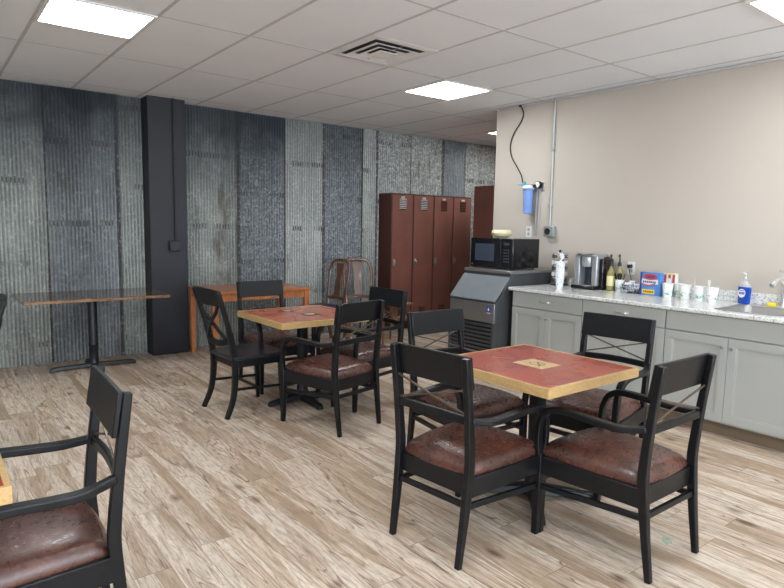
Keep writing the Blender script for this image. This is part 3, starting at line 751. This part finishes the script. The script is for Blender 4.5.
for (fx, fy) in ((4.24, y0+.06), (4.24, y1-.06), (4.94, y0+.06), (4.94, y1-.06)):
    obj('foot', lambda bm: lathe(bm, [(.022, 0), (.022, .02), (.014, .03), (.014, .12)], (fx-OX, fy-OY, 0), 12), M['darksteel'], im)

mw = thing('microwave', 'black microwave oven on top of the ice machine', 'microwave', (4.475, 3.875, 1.0285))
bx('body', M['gloss'], mw, .012, 0, .012, .40, .555, .300, bevel=.006)
dd = bx('door', M['gloss'], mw, 0, .150, .012, .012, .555, .300, bevel=.004)
bx('door_window', M['screen'], dd, -.0025, .235, .075, .0005, .490, .245, bevel=.001)
cp = bx('control_panel', M['gloss'], mw, 0, 0, .012, .012, .147, .300, bevel=.003)
bx('display', M['screen'], cp, -.0015, .040, .235, .0002, .110, .262)
obj('keypad', lambda bm: [box(bm, -.002, .040+.026*a, .070+.028*b, .0002, .058+.026*a, .086+.028*b) for a in range(3) for b in range(5)], M['darksteel'], cp)
bx('badge', M['satin'], dd, -.0022, .520, .030, .0002, .535, .042)
for (fx, fy) in ((.04, .04), (.04, .51), (.36, .04), (.36, .51)):
    obj('foot', lambda bm: lathe(bm, [(.012, 0), (.012, .013)], (fx, fy, 0), 10), M['darkgap'], mw)
bo = obj('bowl', lambda bm: lathe(bm, [(.050, 0), (.055, .006), (.092, .022), (.104, .048), (.096, .074), (.088, .082), (.080, .080), (.085, .060), (.080, .034), (.02, .016)], (0,0,0), 32), M['bowl'], loc=(4.69, 4.215, 1.3290))
tag(bo, 'pale cream ceramic bowl on top of the microwave', 'bowl')

# ------------------------------------------------------------------ cabinets
XF = 4.346; ZT = .857
def cabinet(label, ya, yb, drawer_pull, mode):
    """ya<yb : extent along the wall"""
    t = thing('base_cabinet', label, 'cabinet', (XF, ya, 0), 0, 'grey-green base cabinets under the worktop')
    w = yb - ya; g = .004
    def carcass(bm):
        e = XW-XF-.004
        box(bm, .020, .001, .10, e, .019, ZT); box(bm, .020, w-.019, .10, e, w-.001, ZT); box(bm, .020, .019, .10, e, w-.019, .118)
        box(bm, e-.008, .019, .118, e, w-.019, ZT); box(bm, .020, .019, .700, .036, w-.019, .724); box(bm, .020, .019, ZT-.02, .036, w-.019, ZT)
    obj('body', carcass, M['cab'], t)
    bx('toe_kick', M['toe'], t, .075, .001, 0, .092, w-.001, .10)
    def front(name, a, c, z0, z1, par=t, rail=.055):
        def f(bm):
            box(bm, 0.008, a, z0, .0195, c, z1)                                    # slab
            for q in ((a, z0, c, z0+rail), (a, z1-rail, c, z1), (a, z0+rail, a+rail, z1-rail), (c-rail, z0+rail, c, z1-rail)):
                box(bm, 0, q[0], q[1], .0085, q[2], q[3])
            # inner bead
            b = .010
            for q in ((a+rail, z0+rail, c-rail, z0+rail+b), (a+rail, z1-rail-b, c-rail, z1-rail), (a+rail, z0+rail+b, a+rail+b, z1-rail-b), (c-rail-b, z0+rail+b, c-rail, z1-rail-b)):
                box(bm, .004, q[0], q[1], .0085, q[2], q[3])
        return obj(name, f, M['cab'], par, bevel=.0015)
    d = bx('drawer', M['cab'], t, 0, g, .716, .0195, w-g, ZT-.004, bevel=.003) if drawer_pull else bx('false_front', M['cab'], t, 0, g, .716, .0195, w-g, ZT-.004, bevel=.003)
    if drawer_pull:
        m_ = w/2
        obj('handle', lambda bm: (sweep(bm, curve_pts([(0, m_-.048, .787), (-.022, m_-.040, .787), (-.028, m_, .787), (-.022, m_+.040, .787), (0, m_+.048, .787)], 4), (.012, .008), (0, 0, 1)),
             sweep(bm, [(-.001, m_-.058, .787), (-.001, m_-.036, .787)], (.016, .004), (0, 0, 1)), sweep(bm, [(-.001, m_+.036, .787), (-.001, m_+.058, .787)], (.016, .004), (0, 0, 1))), M['chrome'], d)
    for k in range(2):
        a = g if k == 0 else w/2 + .0015; c = w/2 - .0015 if k == 0 else w - g
        dr = front('door', a, c, .115, .708)
        ky = c - .030 if k == 0 else a + .030
        obj('knob', lambda bm: (cyl(bm, (0, ky, .640), (-.016, ky, .640), .005), cyl(bm, (-.014, ky, .640), (-.026, ky, .640), .0115, 16)), M['chrome'], dr)
    return t
cabinet('grey-green base cabinet with two doors beside the ice machine, under the coffee maker', 2.985, 3.742, True, 0)
cabinet('grey-green base cabinet with wide drawer behind the armchair, under the paper cups', 2.262, 2.985, True, 0)
cabinet('wide grey-green sink base cabinet with two tall doors at the right border', 1.362, 2.262, False, 0)
cabinet('grey-green base cabinet outside the picture to the right of the sink', .60, 1.362, True, 0)

# worktop with a sink cut-out
Z0 = .8877
CX0, CX1, CY0, CY1, CZ0, CZ1 = 4.318, XW-.002, .58, 3.775, .8575, .8875
SX0, SX1, SY0, SY1 = 4.45, 4.90, 1.41, 1.95
def top(bm):
    xs = [CX0, SX0, SX1, CX1]; ys = [CY0, SY0, SY1, CY1]; V = {}
    for k, z in enumerate((CZ0, CZ1)):
        for i, x in enumerate(xs):
            for j, y in enumerate(ys): V[i,j,k] = bm.verts.new((x, y, z))
    for i in range(3):
        for j in range(3):
            if i == 1 and j == 1:
                continue
            bm.faces.new((V[i,j,1], V[i+1,j,1], V[i+1,j+1,1], V[i,j+1,1])); bm.faces.new((V[i,j,0], V[i,j+1,0], V[i+1,j+1,0], V[i+1,j,0]))
    for i in range(3):
        bm.faces.new((V[i,0,0], V[i+1,0,0], V[i+1,0,1], V[i,0,1])); bm.faces.new((V[i,3,0], V[i,3,1], V[i+1,3,1], V[i+1,3,0]))
        bm.faces.new((V[0,i,0], V[0,i,1], V[0,i+1,1], V[0,i+1,0])); bm.faces.new((V[3,i,0], V[3,i+1,0], V[3,i+1,1], V[3,i,1]))
    for a, c in (((1,1),(2,1)), ((2,1),(2,2)), ((2,2),(1,2)), ((1,2),(1,1))):
        bm.faces.new((V[(*a,0)], V[(*a,1)], V[(*c,1)], V[(*c,0)]))
wtop = thing('worktop', 'long white speckled granite worktop along the beige wall', 'worktop', (0, 0, 0))
obj('slab', top, M['granite'], wtop, bevel=.006)
bx('backsplash', M['granite'], wtop, XW-.022, CY0, CZ1, XW-.002, 2.60, CZ1+.085, bevel=.003)
sk = thing('sink', 'stainless steel sink set into the worktop at the right border', 'sink', (0, 0, 0))
def basin(bm):
    a, c, y_, yy = SX0+.004, SX1-.004, SY0+.004, SY1-.004; z = CZ1
    def rr(a, c, b, d, r, z): 
        out = []
        for cx_, cy_, s in ((c-r, b+r, -90), (c-r, d-r, 0), (a+r, d-r, 90), (a+r, b+r, 180)):
            for k in range(5): an = rad(s + 90*k/4); out.append(bm.verts.new((cx_+r*math.cos(an), cy_+r*math.sin(an), z)))
        return out
    R = [rr(a-.030, c+.030, y_-.030, yy+.030, .05, z+.0006), rr(a-.028, c+.028, y_-.028, yy+.028, .05, z+.004), rr(a, c, y_, yy, .05, z+.003), rr(a+.006, c-.006, y_+.006, yy-.006, .05, z-.010), rr(a+.02, c-.02, y_+.02, yy-.02, .06, z-.155), rr(a+.10, c-.10, y_+.10, yy-.10, .06, z-.170)]
    for p, q in zip(R, R[1:]):
        n = len(p)
        for k in range(n): bm.faces.new((p[k], p[(k+1)%n], q[(k+1)%n], q[k]))
    bm.faces.new(R[-1])
obj('basin', basin, M['steel'], sk, smooth=50)
obj('drain', lambda bm: lathe(bm, [(.042, 0), (.040, .003), (.02, .002)], (4.675, 1.68, CZ1-.1695)), M['chrome'], sk)

fa = thing('faucet', 'chrome single-lever faucet behind the sink at the right border', 'faucet', (4.99, 1.720, Z0))
obj('base_plate', lambda bm: lathe(bm, [(.034, 0), (.034, .006), (.026, .012)]), M['chrome'], fa)
obj('body', lambda bm: lathe(bm, [(.024, .01), (.021, .03), (.019, .09), (.021, .14), (.026, .175), (.024, .20), (.012, .215)]), M['chrome'], fa)
obj('spout', lambda bm: sweep(bm, curve_pts([(0, 0, .17), (-.05, .010, .205), (-.10, .024, .200), (-.145, .034, .165)], 5), [(.030, .034)]*12 + [(.034, .040)]*4, (0, 1, 0), 12), M['chrome'], fa)
obj('lever', lambda bm: sweep(bm, curve_pts([(0, 0, .205), (-.005, .003, .245), (-.022, .010, .268), (-.050, .022, .270)], 5), [(.016, .012)]*16, (0, 1, 0), 10), M['chrome'], fa)
sp_ = obj('sponge', lambda bm: (box(bm, -.028, -.032, 0, .028, .032, .026)), M['yellow'], loc=(5.000, 1.800, CZ1+.0003), rotz=.3, bevel=.005); tag(sp_, 'yellow sponge beside the chrome faucet', 'sponge')

# ------------------------------------------------------------------ items on the worktop
Z0 = CZ1 + .0002
# coffee pod carousel
cr = thing('pod_carousel', 'chrome wire coffee pod carousel with black knob at the left end of the worktop', 'pod holder', (4.93, 3.665, Z0))
obj('base', lambda bm: lathe(bm, [(.085, 0), (.085, .012), (.075, .018)]), M['wire'], cr)
obj('post', lambda bm: lathe(bm, [(.006, .018), (.006, .318)], n=10), M['chrome'], cr)
obj('knob', lambda bm: lathe(bm, [(.006, .316), (.013, .324), (.013, .336), (.006, .342)], n=14), M['wire'], cr)
for lvl in range(5):
    for k in range(5):
        a = 2*PI*k/5 + .3
        x, y = .068*math.cos(a), .068*math.sin(a); z = .050 + .058*lvl
        h = obj('pod_ring', lambda bm: sweep(bm, [(x + .024*math.cos(q)*(-math.sin(a)), y + .024*math.cos(q)*math.cos(a), z + .024*math.sin(q)) for q in [2*PI*i/14 for i in range(14)]], (.004, .004), (0, .1, 1), 6, closed=True), M['chrome'], cr)
        obj('pod', lambda bm: sweep(bm, [(x*1.12, y*1.12, z), (x*.6, y*.6, z-.004)], [(.042, .042), (.030, .030)], (0, .1, 1), 12), M['white'] if (k+lvl) % 2 else M['darksteel'], cr)
obj('hoop', lambda bm: [sweep(bm, [(.084*math.cos(q), .084*math.sin(q), z) for q in [2*PI*i/24 for i in range(24)]], (.003, .003), (0, 0, 1), 6, closed=True) for z in (.02, .310)], M['chrome'], cr)
cs = thing('cup_stack', 'tall stack of white printed cups in front of the pod carousel', 'cup stack', (4.66, 3.455, Z0))
def stk(bm):
    prof = [(.030, 0)]
    for k in range(9): prof += [(.038, .085+.018*k), (.042, .088+.018*k), (.042, .092+.018*k), (.0385, .094+.018*k)]
    prof += [(.036, .245), (.005, .250)]
    lathe(bm, prof)
obj('nested_cups', stk, M['stack'], cs)
gj = thing('glass_jar', 'small clear glass jar between the pod carousel and the coffee maker', 'jar', (4.93, 3.51, Z0))
obj('jar_body', lambda bm: lathe(bm, [(.030, 0), (.034, .006), (.034, .058), (.028, .066), (.028, .074)]), M['clear'], gj)
obj('lid', lambda bm: lathe(bm, [(.030, .0745), (.030, .084), (.02, .086)]), M['satin'], gj)

cm = thing('coffee_maker', 'silver and black single-cup coffee maker on the worktop', 'coffee maker', (4.82, 3.175, Z0))
bx('back_column', M['gloss'], cm, .10, .0, 0, .215, .245, .300, bevel=.012)
bx('housing', M['silver'], cm, .0, .004, .030, .16, .062, .312, bevel=.014, segs=3)
bx('housing', M['silver'], cm, .0, .185, .030, .16, .242, .300, bevel=.010)
bx('drip_tray', M['gloss'], cm, -.045, .004, 0, .10, .242, .034, bevel=.008)
bx('drip_grate', M['steel'], cm, -.036, .030, .0342, .09, .216, .038, bevel=.001)
bx('bay_back', M['screen'], cm, .09, .062, .034, .10, .185, .215)
obj('brew_head', lambda bm: lathe(bm, [(.050, .205), (.058, .215), (.060, .255), (.058, .292), (.045, .300)], (.04, .124, 0), 24), M['silver'], cm)
obj('top_lid', lambda bm: prism(bm, [(-.015, .02), (.20, .02), (.20, .225), (-.015, .225)], .298, .322), M['silver'], cm, bevel=.010)
obj('handle', lambda bm: sweep(bm, curve_pts([(.02, .05, .320), (-.035, .07, .318), (-.045, .124, .314), (-.035, .178, .318), (.02, .198, .320)], 4), (.012, .020), (0, 0, 1)), M['darksteel'], cm, bevel=.003)
bx('reservoir', M['gloss'], cm, .03, -.040, .012, .20, .002, .285, bevel=.010)

def pump_bottle(loc, label, s=1.):
    t = thing('pump_bottle', label, 'bottle', loc, rad(200), 'amber syrup pump bottles')
    obj('bottle_body', lambda bm: lathe(bm, [(.026, 0), (.033, .006), (.034, .150), (.028, .175), (.014, .200), (.013, .225)], n=20), M['amber'], t)
    obj('bottle_label', lambda bm: lathe(bm, [(.0347, .045), (.0347, .135)], n=20, cap=False), M['labelyellow'] if s == 1. else M['amber'], t)
    obj('pump_cap', lambda bm: lathe(bm, [(.015, .222), (.018, .226), (.016, .245), (.006, .262), (.005, .315)], n=16), M['wire'], t)
    obj('pump_nozzle', lambda bm: sweep(bm, curve_pts([(-.012, 0, .318), (.02, 0, .322), (.050, 0, .312)], 3), (.012, .012), (0, 1, 0), 8), M['wire'], t)
pump_bottle((4.90, 3.085, Z0), 'yellow-labelled syrup pump bottle next to the coffee maker')
pump_bottle((4.985, 3.055, Z0), 'amber syrup pump bottle behind the yellow-labelled one', .9)

def paper_cup(loc, label, name='paper_cup', group='printed paper cups in a row', s=1.):
    t = thing(name, label, 'cup', loc, random.random()*6, group)
    obj('cup_body', lambda bm: lathe(bm, [(.027*s, 0), (.029*s, .002), (.040*s, .104*s), (.0385*s, .104*s), (.027*s, .008)], n=28), M['cup'], t)
    obj('rim', lambda bm: sweep(bm, [(.0405*s*math.cos(q), .0405*s*math.sin(q), .105*s) for q in [2*PI*i/28 for i in range(28)]], (.004, .004), (0, 0, 1), 8, closed=True), M['white'], t)
    return t
uc = paper_cup((4.90, 2.995, Z0), 'white paper cup full of black plastic utensils beside the syrup bottles', group='white cups holding utensils')
for k in range(6):
    a = k*1.05 + .2; o = obj('utensil', lambda bm: (sweep(bm, [(0, 0, 0), (0, 0, .075), (0, 0, .095), (0, 0, .13)], [(.005, .003), (.006, .003), (.018, .004), (.015, .004)])), M['wire'], loc=(uc.location.x+.017*math.cos(a), uc.location.y+.017*math.sin(a), Z0+.035))
    o.rotation_euler = (-.25*math.sin(a), .25*math.cos(a), a); o.name = 'plastic_utensil'
    tag(o, 'black plastic utensil standing in the white cup beside the syrup bottles', 'utensil', 'black plastic utensils in the cup')

pk = thing('packet_basket', 'round wire basket heaped with white and navy packets', 'basket', (4.90, 2.868, Z0))
obj('basket', lambda bm: [sweep(bm, [(r*math.cos(q), r*math.sin(q), z) for q in [2*PI*i/28 for i in range(28)]], (.004, .004), (0, 0, 1), 6, closed=True) for r, z in ((.058, .004), (.075, .035), (.086, .070))]
    + [sweep(bm, [(.058*math.cos(q), .058*math.sin(q), .004), (.075*math.cos(q), .075*math.sin(q), .035), (.086*math.cos(q), .086*math.sin(q), .070)], (.003, .003), (0, 0, 1), 6) for q in [2*PI*i/14 for i in range(14)]], M['wire'], pk)
obj('basket_handle', lambda bm: sweep(bm, curve_pts([(0, -.085, .070), (.02, -.075, .13), (.03, -.02, .175), (.03, .04, .165), (.01, .082, .10), (0, .086, .07)], 5), (.005, .005), (1, 0, 0), 8), M['satin'], pk)
def heap(bm):
    for k in range(44):
        a = random.random()*6.28; r = .066*math.sqrt(random.random()); z = .012 + random.random()*(.095 - r*.5)
        m = Matrix.Translation((r*math.cos(a), r*math.sin(a), z)) @ Matrix.Rotation(random.random()*3, 4, 'Z') @ Matrix.Rotation(random.uniform(-.7, .7), 4, 'X')
        n0 = len(bm.verts); box(bm, -.026, -.016, -.003, .026, .016, .003); bm.verts.ensure_lookup_table()
        for v_ in bm.verts[n0:]: v_.co = m @ v_.co
hp = obj('packet_heap', heap, M['packets'], loc=(4.90, 2.868, Z0), bevel=.001); hp['kind'] = 'stuff'; tag(hp, 'white and navy creamer packets heaped in the wire basket', 'packets')

# snack boxes
def carton(label, loc, rz, w, d, h, base):
    t = thing('snack_box', label, 'box', loc, rz, 'cardboard snack boxes by the paper cups'); bx('carton', base, t, -d/2, -w/2, 0, d/2, w/2, h, bevel=.001); return t
sb1 = carton('light blue snack box with red oval and yellow label beside the packets', (4.885, 2.685, Z0), rad(-4), .185, .055, .195, M['boxblue'])
fx = -.0285
obj('printed_oval', lambda bm: sweep(bm, [(fx-.0008, .0, .158), (fx+.0004, .0, .158)], [(.125, .052)]*2, (0, 1, 0), 24), M['boxred'], sb1)
obj('printed_banner', lambda bm: sweep(bm, [(fx-.0004, .075, .118), (fx-.0004, 0, .108), (fx-.0004, -.075, .118)], (.0015, .040), (1, 0, 0)), M['boxwhite'], sb1)
obj('printed_swoosh', lambda bm: sweep(bm, curve_pts([(fx-.0008, .080, .100), (fx-.0008, .02, .082), (fx-.0008, -.050, .100)], 4), (.0012, .010), (1, 0, 0)), M['boxred'], sb1)
bx('printed_label', M['boxyel'], sb1, fx-.001, -.045, .012, fx+.001, .066, .050)
obj('printed_text', lambda bm: [box(bm, fx-.0022, -.036+.016*k, .022, fx-.001, -.025+.016*k, .040) for k in range(6)], M['boxred'], sb1)
obj('printed_text', lambda bm: [box(bm, fx-.0020, -.040+.017*k, .148, fx-.0008, -.030+.017*k, .168) for k in range(5)] + [box(bm, fx-.0020, -.055+.018*k, .104, fx-.0012, -.043+.018*k, .122) for k in range(7)], M['navy'], sb1)
bx('printed_edge', M['navy'], sb1, fx-.0006, .076, .001, fx+.001, .0920, .194)
sb2 = carton('red and white snack box half hidden behind the cups and the blue box', (4.99, 2.60, Z0), rad(0), .15, .05, .19, M['boxwhite'])
obj('printed_pattern', lambda bm: [box(bm, -.0265, -.07+.036*k, .112, -.0245, -.05+.036*k, .180) for k in range(4)], M['boxred'], sb2)
bx('printed_band', M['boxyel'], sb2, -.0258, -.074, .182, -.0246, .074, .189)

cups = [(4.86, 2.530, 'printed paper cup holding white plastic utensils, next to the blue snack box'), (4.945, 2.480, 'printed paper cup just behind the one with white utensils'),
        (4.88, 2.392, 'empty printed paper cup, middle one of the row of five'), (4.86, 2.270, 'printed paper cup with a clear straw, second from the sink'), (4.85, 2.168, 'printed paper cup with a white spoon, nearest to the sink')]
for x, y, lab in cups: paper_cup((x, y, Z0), lab, s=1.08)
def stick(name, x, y, z0, h, tilt, mat, lab, cat, w=.008, rz=0, group=None):
    o = obj(name, lambda bm: sweep(bm, [(0, 0, 0), (0, 0, h*.7), (0, 0, h*.85), (0, 0, h)], [(.006, .003), (w*.8, .003), (w*1.6, .004), (w*1.3, .004)]), mat, loc=(x, y, z0)); o.rotation_euler = (tilt, 0, rz); tag(o, lab, cat, group)
for k in range(3): stick('plastic_utensil', 4.86, 2.512+.018*k, Z0+.03, .128, -.06+.06*k, M['white'], 'white plastic utensil standing in the cup next to the blue snack box', 'utensil', .009, 0, 'white utensils in the first cup')
stick('plastic_spoon', 4.85, 2.190, Z0+.02, .150, -.05, M['white'], 'white plastic spoon standing in the cup nearest the sink', 'spoon', .014)
o = obj('drinking_straw', lambda bm: lathe(bm, [(.003, 0), (.003, .16)], n=10), M['clear'], loc=(4.86, 2.283, Z0+.02)); o.rotation_euler = (-.22, 0, 0); tag(o, 'clear drinking straw leaning in a printed paper cup', 'straw')

so = thing('soap_bottle', 'clear pump bottle of blue dish soap standing behind the sink', 'soap bottle', (4.975, 1.985, Z0), rad(-8))
def oval(w, d, z): return [(d*math.cos(a), w*math.sin(a), z) for a in [2*PI*k/24 for k in range(24)]]
def obody(secs):
    def f(bm):
        R = [[bm.verts.new(p) for p in oval(w, d, z)] for w, d, z in secs]
        for a, c in zip(R, R[1:]):
            for k in range(24): bm.faces.new((a[k], a[(k+1)%24], c[(k+1)%24], c[k]))
        bm.faces.new(R[0][::-1]); bm.faces.new(R[-1])
    return f
obj('bottle_body', obody([(.040, .022, 0), (.045, .026, .006), (.050, .028, .130)]), M['soapblue'], so)
obj('bottle_shoulder', obody([(.050, .028, .1302), (.046, .026, .148), (.022, .018, .165), (.014, .014, .180)]), M['clear'], so)
obj('pump', lambda bm: (lathe(bm, [(.015, .180), (.016, .196), (.006, .205), (.006, .232)], n=14), box(bm, -.045, -.010, .230, .014, .010, .242)), M['clear'], so, bevel=.002)
obj('printed_badge', lambda bm: sweep(bm, [(-.0296, .006, .082), (-.0275, .006, .082)], [(.056, .066)]*2, (0, 1, 0), 24), M['white'], so)
obj('printed_text', lambda bm: [box(bm, -.0304, -.016+.011*k, .074, -.0292, -.008+.011*k, .092) for k in range(4)] + [box(bm, -.0304, -.012, .100, -.0292, .022, .105)], M['soapblue'], so)

# ------------------------------------------------------------------ beige wall things
wf = thing('water_filter', 'blue cartridge water filter with gauge mounted on the beige wall', 'water filter', (XW, 4.110, 1.578))
bx('bracket', M['satin'], wf, -.012, -.115, .235, -.0005, .000, .330, bevel=.003)
obj('cap', lambda bm: lathe(bm, [(.05, .255), (.062, .262), (.062, .290), (.03, .298)], (-.075, .03, 0)), M['white'], wf)
obj('housing', lambda bm: lathe(bm, [(.02, 0), (.040, .008), (.046, .03), (.048, .248), (.050, .254)], (-.075, .03, 0)), M['blueglass'], wf)
obj('valve', lambda bm: (cyl(bm, (-.075, .03, .30), (-.075, .125, .30), .010), box(bm, -.095, .075, .290, -.055, .105, .325), box(bm, -.080, .11, .300, -.070, .175, .308)), M['teal'], wf, bevel=.002)
obj('gauge', lambda bm: cyl(bm, (-.045, -.055, .300), (-.020, -.055, .300), .036, 24), M['wire'], wf)
obj('gauge_face', lambda bm: cyl(bm, (-.0465, -.055, .300), (-.0452, -.055, .300), .030, 24), M['white'], wf)
for dy in (-.040, -.075):
    obj('tube', lambda bm: sweep(bm, curve_pts([(-.020, dy, .250), (-.022, dy+.004, .05), (-.016, dy+.012, -.14), (-.016, dy+.016, -.22)], 4), (.009, .009), (1, 0, 0), 8), M['conduit'], wf)
obj('fitting', lambda bm: (box(bm, -.085, -.045, .268, -.02, -.010, .300)), M['wire'], wf)
hose = obj('hose', lambda bm: (sweep(bm, curve_pts([(XW-.012, 4.338, CEIL-.012), (XW-.014, 4.300, 2.62), (XW-.014, 4.330, 2.537), (XW-.014, 4.415, 2.434), (XW-.014, 4.462, 2.313), (XW-.014, 4.436, 2.185), (XW-.014, 4.348, 2.064), (XW-.030, 4.278, 1.975), (XW-.07, 4.225, 1.895)], 5), (.012, .012), (1, 0, 0), 8),
    box(bm, XW-.028, 4.325, CEIL-.024, XW-.001, 4.352, CEIL-.006)), M['wire'])
tag(hose, 'black hose curving down from the ceiling to the water filter', 'hose')
cd = thing('electrical_conduit', 'thin grey metal conduit running from the ceiling down the beige wall', 'conduit', (XW, 3.900, 1.46))
obj('pipe', lambda bm: cyl(bm, (-.014, 0, .002), (-.014, 0, CEIL-1.46), .0115, 14), M['conduit'], cd)
for z in (.20, .74): obj('strap', lambda bm: (box(bm, -.030, -.016, z, -.0005, .016, z+.014), box(bm, -.004, -.035, z, -.0005, .016, z+.014)), M['satin'], cd, bevel=.001)
jb = thing('outlet_box', 'grey metal outlet box with round black socket at the foot of the conduit', 'outlet', (XW, 3.884, 1.350))
bx('box_body', M['grey'], jb, -.055, -.060, 0, -.0005, .060, .110, bevel=.006)
obj('socket', lambda bm: (cyl(bm, (-.060, .008, .055), (-.054, .008, .055), .032, 24)), M['wire'], jb)
obj('socket_ring', lambda bm: cyl(bm, (-.058, .008, .055), (-.0545, .008, .055), .040, 24), M['satin'], jb)
def plate(loc, label):
    t = thing('wall_outlet', label, 'outlet', loc, 0, 'white wall outlets'); bx('cover_plate', M['white'], t, -.006, -.035, 0, -.0005, .035, .115, bevel=.002)
    obj('socket_pair', lambda bm: (cyl(bm, (-.0085, 0, .034), (-.006, 0, .034), .016, 16), cyl(bm, (-.0085, 0, .080), (-.006, 0, .080), .016, 16)), M['conduit'], t); return t
plate((XW, 4.172, 1.340), 'white wall outlet just above the microwave')
plate((XW, 2.985, 1.035), 'white wall outlet above the packet basket')
pc = obj('power_plug', lambda bm: (box(bm, XW-.045, 2.972, 1.095, XW-.009, 3.002, 1.125), sweep(bm, curve_pts([(XW-.045, 2.987, 1.110), (XW-.055, 2.97, 1.06), (XW-.03, 2.96, .98), (XW-.02, 2.955, .90)], 5), (.007, .007), (1, 0, 0), 8)), M['wire'])
tag(pc, 'black plug and cord in the wall outlet above the packet basket', 'plug')

lf = obj('fallen_leaf', lambda bm: [prism(bm, [(.034*math.cos(a)*(1+.25*math.sin(5*a)), .022*math.sin(a)) for a in [2*PI*k/16 for k in range(16)]], .0005, .003), prism(bm, [(.01+.012*math.cos(a), -.006+.009*math.sin(a)) for a in [2*PI*k/8 for k in range(8)]], .003, .006)], M['leaf'], loc=(2.68, 1.315, 0), rotz=.6, smooth=0)
tag(lf, 'small pale green leaf lying on the floor beside the armchair leg', 'leaf')

# ------------------------------------------------------------------ light, camera
w = bpy.data.worlds.new('world'); scene.world = w; w.use_nodes = True
w.node_tree.nodes['Background'].inputs[0].default_value = (.72, .84, 1.0, 1); w.node_tree.nodes['Background'].inputs[1].default_value = 1.0
for i, x in enumerate((-1.95, .55, 3.05)):
    L = bpy.data.lights.new('window_daylight', 'AREA'); L.shape = 'RECTANGLE'; L.size = 2.1; L.size_y = 1.6; L.energy = 125; L.color = (.80, .90, 1.0)
    o = bpy.data.objects.new('window_daylight', L); COL.objects.link(o); o.location = (x, YF - .2, 1.55); o.rotation_euler = (rad(100), 0, 0)
cam = bpy.data.cameras.new('camera'); co = bpy.data.objects.new('camera', cam); COL.objects.link(co)
R_ = Vector((0.78935015, -0.6136679, 0.01838632)); U_ = Vector((0.05419941, 0.0994842, 0.99356193)); F_ = Vector((0.61154621, 0.78327173, -0.11178831))
mw_ = Matrix((( R_.x, U_.x, -F_.x, 0), (R_.y, U_.y, -F_.y, 0), (R_.z, U_.z, -F_.z, 1.43338), (0, 0, 0, 1)))
co.matrix_world = mw_
cam.sensor_width = 36; cam.lens = 606.9/784*36; cam.clip_start = .02
scene.camera = co
scene.view_settings.view_transform = 'Standard'; scene.view_settings.look = 'None'
scene.view_settings.exposure = .5; scene.view_settings.gamma = 1; scene.view_settings.use_curve_mapping = False
